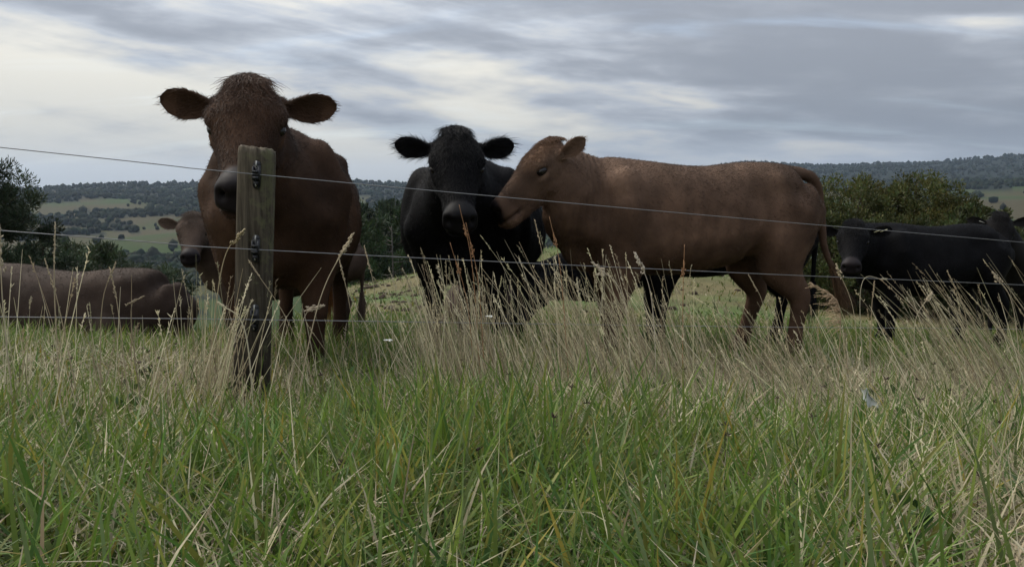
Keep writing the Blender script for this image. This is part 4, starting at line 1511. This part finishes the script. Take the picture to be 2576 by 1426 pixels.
# prominent seeding stalks, each one a thing
def grass_stalk(base, mid, tip, D0, D1, label, head="spike", hl_=.06, c=(.36, .29, .19), r=.0012, second=None):
    b, t = P(base[0], base[1], D0), P(tip[0], tip[1], D1)
    g0 = np.array([b[0], b[1], float(H(b[0], b[1])) - .02])
    b = g0 if b[2] - g0[2] < .6 else b
    root = empty("grass_stalk", tuple(b))
    tag(root, label, "grass stalk", "seeding grass stalks along the fence")
    m = P(mid[0], mid[1], (D0 + D1) / 2)
    pts = spline([b - b, m - b, t - b], 6)
    link("stem", tube_mesh("stem", list(pts), list(np.linspace(r * 1.3, r * .7, len(pts))), 5, 2, c), M_STRAW, root)

    def seed(end, d, n, ln, fat):
        d = d / np.linalg.norm(d)
        parts = []
        for i in range(n):
            s = i / n
            o = end - d * ln * (1 - s) + rng.normal(size=3) * fat * (1.2 - s)
            ax = d + rng.normal(size=3) * .35
            ax /= np.linalg.norm(ax)
            e = .0042 if fat > .002 else .0034
            parts.append(loft([(o - ax * e * 1.2, .0003, .0003), (o, e * .45, e * .45), (o + ax * e * 1.4, .0003, .0003)], 5, (.1, .9, .2)))
        V, T = join(parts)
        h = link("seed_head", mesh_arrays("seed_head", V, T, np.tile(np.array(c) * 1.12, (len(V), 1)) * rng.uniform(.8, 1.2, (len(V), 1))), M_STRAW, root)
        return h
    d = pts[-1] - pts[-3]
    if head == "cocksfoot":
        seed(pts[-1], d, 46, hl_, .0042)
    elif head == "rush":
        seed(pts[-3], d, 22, hl_ * .7, .003)
    else:
        seed(pts[-1], d, 26, hl_, .0014)
    if second is not None:
        q = P(second[0], second[1], D1) - b
        k = pts[-4]
        link("side_stem", tube_mesh("side_stem", [k, (k + q) / 2 + np.array([0, 0, .006]), q], [r * .6, r * .5, r * .5], 5, 3, c), M_STRAW, root)
        seed(q, q - k, 20, hl_ * .5, .0032)


RUST = (.30, .165, .085)
for a in (
    ((715, 960), (800, 770), (888, 588), 2.1, 2.15, "long stalk slanting right from the post, double tufted seed head on the brown cow's flank", "cocksfoot", .055, (.40, .33, .22), .0014, (868, 622)),
    ((500, 930), (555, 690), (616, 577), 2.15, 2.1, "stalk with a plump tufted seed head touching the post's left side", "cocksfoot", .055, (.38, .31, .19), .0013),
    ((850, 985), (735, 830), (625, 655), 2.2, 2.15, "thin stalk crossing in front of the post to the upper left", "spike", .05),
    ((640, 985), (618, 840), (548, 760), 2.0, 2.05, "broken straw bent sharply over left of the post", "none_spike", .02, (.42, .37, .25), .0018),
    ((700, 940), (760, 815), (815, 768), 2.2, 2.2, "stalk nodding right before the brown cow's foreleg with tufted head", "cocksfoot", .05, (.40, .33, .24), .0012),
    ((965, 930), (945, 760), (916, 618), 2.25, 2.25, "tall upright stalk with bristly spike right of the brown cow's flank", "spike", .075),
    ((925, 990), (885, 800), (853, 650), 2.2, 2.2, "slim stalk in front of the calf's hind leg", "spike", .06),
    ((150, 960), (138, 760), (139, 558), 1.95, 1.95, "tallest pale stalk with bushy spike above the lying cow's back", "spike", .10, (.40, .33, .22), .0015),
    ((220, 1000), (150, 780), (112, 650), 1.95, 1.95, "stalk leaning left over the lying cow, left of the tallest", "spike", .08),
    ((330, 985), (300, 800), (276, 672), 2.0, 2.0, "stalk standing against the lying cow's hip", "spike", .08),
    ((40, 1010), (10, 800), (-2, 560), 1.9, 1.9, "pale stalk at the picture's left edge with a fluffy spike", "cocksfoot", .11, (.42, .36, .25), .0014),
    ((245, 960), (255, 790), (292, 660), 2.0, 2.0, "stalk leaning right in front of the lying cow's middle", "spike", .05),
    ((365, 960), (330, 800), (362, 745), 2.0, 2.0, "dark-headed stalk by the lying cow's rump", "spike", .05, (.25, .20, .13), .0012),
    ((1215, 900), (1190, 690), (1155, 515), 2.55, 2.5, "rusty rush tip reaching the bull's nose", "rush", .06, RUST, .0014),
    ((1225, 900), (1205, 730), (1172, 560), 2.6, 2.55, "second rusty rush just under the bull's nose", "rush", .06, RUST, .0014),
    ((1200, 900), (1178, 780), (1132, 610), 2.6, 2.55, "rust-brown rush left of the bull's dewlap", "rush", .05, RUST, .0012),
    ((1440, 870), (1412, 700), (1382, 545), 2.6, 2.6, "reddish rush in front of the side-on cow's chest", "rush", .06, RUST, .0013),
    ((1400, 870), (1372, 700), (1345, 552), 2.6, 2.6, "pale spike between bull and side-on cow", "spike", .08),
    ((1722, 880), (1718, 760), (1722, 615), 2.7, 2.7, "upright rusty rush before the side-on cow's belly", "rush", .07, RUST, .0013),
    ((1660, 900), (1640, 760), (1596, 636), 2.6, 2.6, "white-tipped stalk with clustered head on the side-on cow's ribs", "cocksfoot", .05, (.48, .42, .33), .0013, (1618, 668)),
    ((1600, 900), (1570, 760), (1490, 660), 2.6, 2.6, "arched stalk with nodding pale heads below the cow's shoulder", "cocksfoot", .05, (.46, .39, .29), .0013, (1500, 690)),
    ((1960, 900), (1925, 790), (1882, 690), 2.9, 2.9, "stalk leaning left across the side-on cow's hind leg", "spike", .07),
    ((2165, 900), (2150, 800), (2103, 665), 3.0, 3.0, "tufted stalk under the hanging cow tail", "cocksfoot", .05, (.40, .33, .22), .0013),
    ((2195, 920), (2192, 800), (2200, 706), 2.9, 2.9, "upright stalk with dark spike before the tagged cow's foreleg", "spike", .06, (.33, .26, .17), .0013),
    ((2190, 930), (2165, 730), (2230, 702), 2.9, 2.85, "hooped stalk curling over beside the tagged cow's chest", "none_spike", .012, (.38, .34, .25), .0012),
    ((2470, 930), (2430, 800), (2382, 680), 3.0, 3.0, "stalk in front of the tagged cow's flank, leaning left", "spike", .08),
    ((2590, 900), (2550, 780), (2497, 684), 3.0, 3.0, "pale tufted stalk near the picture's right edge", "cocksfoot", .05, (.44, .37, .27), .0013),
    ((2330, 960), (2300, 830), (2345, 735), 2.9, 2.9, "short tufted stalk below the tagged cow's belly", "cocksfoot", .04, (.40, .34, .24), .0012),
):
    grass_stalk(*a)


# feathery reed plume at the side-on cow's heel
def plume():
    b = P(2108, 900, 3.1)
    b[2] = float(H(b[0], b[1])) - .02
    root = empty("reed_plume", tuple(b))
    tag(root, "feathery buff reed plume by the side-on cow's heel", "reed")
    top = P(2040, 712, 3.1) - b
    pts = spline([np.zeros(3), np.array([0.005, 0, top[2] * .55]), np.array([-.01, 0, top[2] * .86]), top], 5)
    link("stem", tube_mesh("stem", list(pts), list(np.linspace(.0022, .0008, len(pts))), 6, 2, (.34, .25, .16)), M_STRAW, root)
    n = 180
    t = rng.uniform(.38, 1.0, n) ** .9
    k = np.clip((t * (len(pts) - 1)).astype(int), 0, len(pts) - 2)
    q0 = pts[k] + (pts[k + 1] - pts[k]) * (t * (len(pts) - 1) - k)[:, None]
    d = np.stack([rng.normal(size=n) * .35 - .75, rng.normal(size=n) * .4, rng.uniform(-.1, .8, n)], 1)
    ln = rng.uniform(.015, .055, (n, 1)) * (1.3 - t)[:, None] * 1.5
    ts = np.linspace(0, 1, 5)[None, :, None]
    hp = q0[:, None] + (d[:, None] * ts + np.array([-.2, 0, -.35]) * ts * ts) * ln[:, None]
    h = hair_object("feather", hp, np.linspace(.0008, .0006, 5)[None] * np.ones((n, 1)), np.array([.38, .28, .18])[None] * rng.uniform(.7, 1.3, (n, 1)), M_STRAW, root)
    h["kind"] = "stuff"


plume()


def weeds():
    m = 70
    x, y = fan(m, 1.0, 3.2)
    cen = np.stack([x, y, H(x, y) + rng.uniform(.05, .15, m)], 1)
    V, T, C = leaf_cloud(cen, np.full(m, .05), 14, .030, .30, np.array([.045, .085, .022]), .5, .4)
    tag(link("weeds", mesh_arrays("weeds", V, T, C, smooth=False), M_LEAF), "small broad-leaved weeds low in the grass", kind="stuff")


weeds()


# dark sedge heads scattered through the sward
def sedge():
    n = 150
    x, y = fan(n, 1.2, 3.6)
    z = H(x, y) + rng.uniform(.12, .24, n)
    m = 9
    d = rng.normal(size=(n, m, 3)); d[:, :, 2] = np.abs(d[:, :, 2]) * .7
    d /= np.linalg.norm(d, axis=2, keepdims=True)
    c = np.stack([x, y, z], 1)[:, None]
    ln = rng.uniform(.006, .014, (n, m, 1))
    hp = np.stack([c + 0 * d, c + d * ln * .6, c + d * ln], 2).reshape(-1, 3, 3)
    hr = np.tile([[.0007, .0011, .0003]], (n * m, 1))
    st = np.stack([c[:, 0] - np.array([0, 0, .2]), c[:, 0] - np.array([0, 0, .1]), c[:, 0]], 1)
    hp = np.concatenate([hp, st]); hr = np.concatenate([hr, np.tile([[.0008, .0007, .0006]], (n, 1))])
    C = np.tile(np.array([.045, .030, .022]), (len(hp), 1)) * rng.uniform(.6, 1.5, (len(hp), 1))
    tag(hair_object("sedge_heads", hp, hr, C, M_STRAW), "small dark sedge heads dotted through the sward", kind="stuff")


sedge()


# clods and tussocks on the knoll
def clods():
    n = 90
    px = rng.uniform(880, 1080, n)
    y = rng.uniform(9, 23, n)
    px2 = rng.uniform(1080, 2000, 60)
    y = np.concatenate([y, rng.uniform(9, 23, 60)]); px = np.concatenate([px, px2])
    x = at(px, y)
    parts = []
    for i in range(len(x)):
        s = rng.uniform(.02, .06)
        V, T = ell((x[i], y[i], float(H(x[i], y[i])) + s * .2), (s * rng.uniform(.9, 1.6), s, s * rng.uniform(.5, .9)))
        V = V + rng.normal(size=V.shape) * s * .1
        parts.append((V, T))
    V, T = join(parts)
    tag(link("clods", mesh_arrays("clods", V, T, np.tile((.045, .033, .024), (len(V), 1))), M_GROUND), "dark earth clods strewn over the knoll", kind="stuff")


clods()


# a torn scrap of pale plastic and two small white flowers
def scrap():
    c = P(2184, 1000, 2.05)
    n = 9
    u, v = np.meshgrid(np.linspace(-1, 1, n), np.linspace(-1, 1, n), indexing="ij")
    x = u * .012 * (1 + .3 * np.sin(v * 3)) + v * .010 + rng.normal(size=u.shape) * .0015
    zz = -v * .024 + .004 * np.sin(u * 4)
    yy = .008 * np.sin(u * 3 + v * 2) + rng.normal(size=u.shape) * .002
    V = np.stack([x, yy, zz], -1).reshape(-1, 3)
    V2 = V + np.array([0, .0012, 0])
    i, j = np.meshgrid(np.arange(n - 1), np.arange(n - 1), indexing="ij")
    q = np.stack([i * n + j, i * n + j + 1, (i + 1) * n + j + 1, (i + 1) * n + j], -1).reshape(-1, 4)
    o = link("plastic_scrap", mesh_arrays("plastic_scrap", np.concatenate([V, V2]), [q, q[:, ::-1] + n * n]), mat_plain("pale_plastic", (.46, .47, .44), .6, .2))
    o.location = tuple(c)
    tag(o, "torn pale blue-white plastic scrap caught in the grass", "plastic scrap")


scrap()


def flower(px, py, D, label):
    c = P(px, py, D)
    zb = float(H(c[0], c[1]))
    root = empty("white_flower", (c[0], c[1], zb))
    tag(root, label, "flower", "white flowers in the grass")
    o3 = np.array([c[0], c[1], zb])
    link("stem", tube_mesh("stem", [np.array([.01, 0, 0]), np.array([0, 0, (c[2] - zb) * .5]), c - o3], [.0012, .001, .0008], 5, 4, (.08, .11, .04)), M_GRASS, root)
    mp = mat_plain("white_petal", (.72, .72, .68), .6, .2)
    for k in range(7):
        a = k * 2 * math.pi / 7
        d = np.array([math.cos(a), math.sin(a) * .5, .25 + .2 * math.sin(a * 2)])
        V, T = ell(c - o3 + d * .008, (.0075, .0032, .0014), np.array([[math.cos(a), -math.sin(a), 0], [math.sin(a), math.cos(a), 0], [0, 0, 1]]))
        link("petal", mesh_arrays("petal", V, T), mp, root)
    V, T = ell(c - o3 + np.array([0, 0, .001]), (.004, .004, .003))
    link("centre", mesh_arrays("centre", V, T), mat_plain("yellow_centre", (.45, .30, .04), .7, .2), root)


flower(976, 857, 2.5, "small white daisy in the grass between the brown cow and the bull")
flower(1230, 797, 2.8, "white flower head among the dry stalks under the bull")
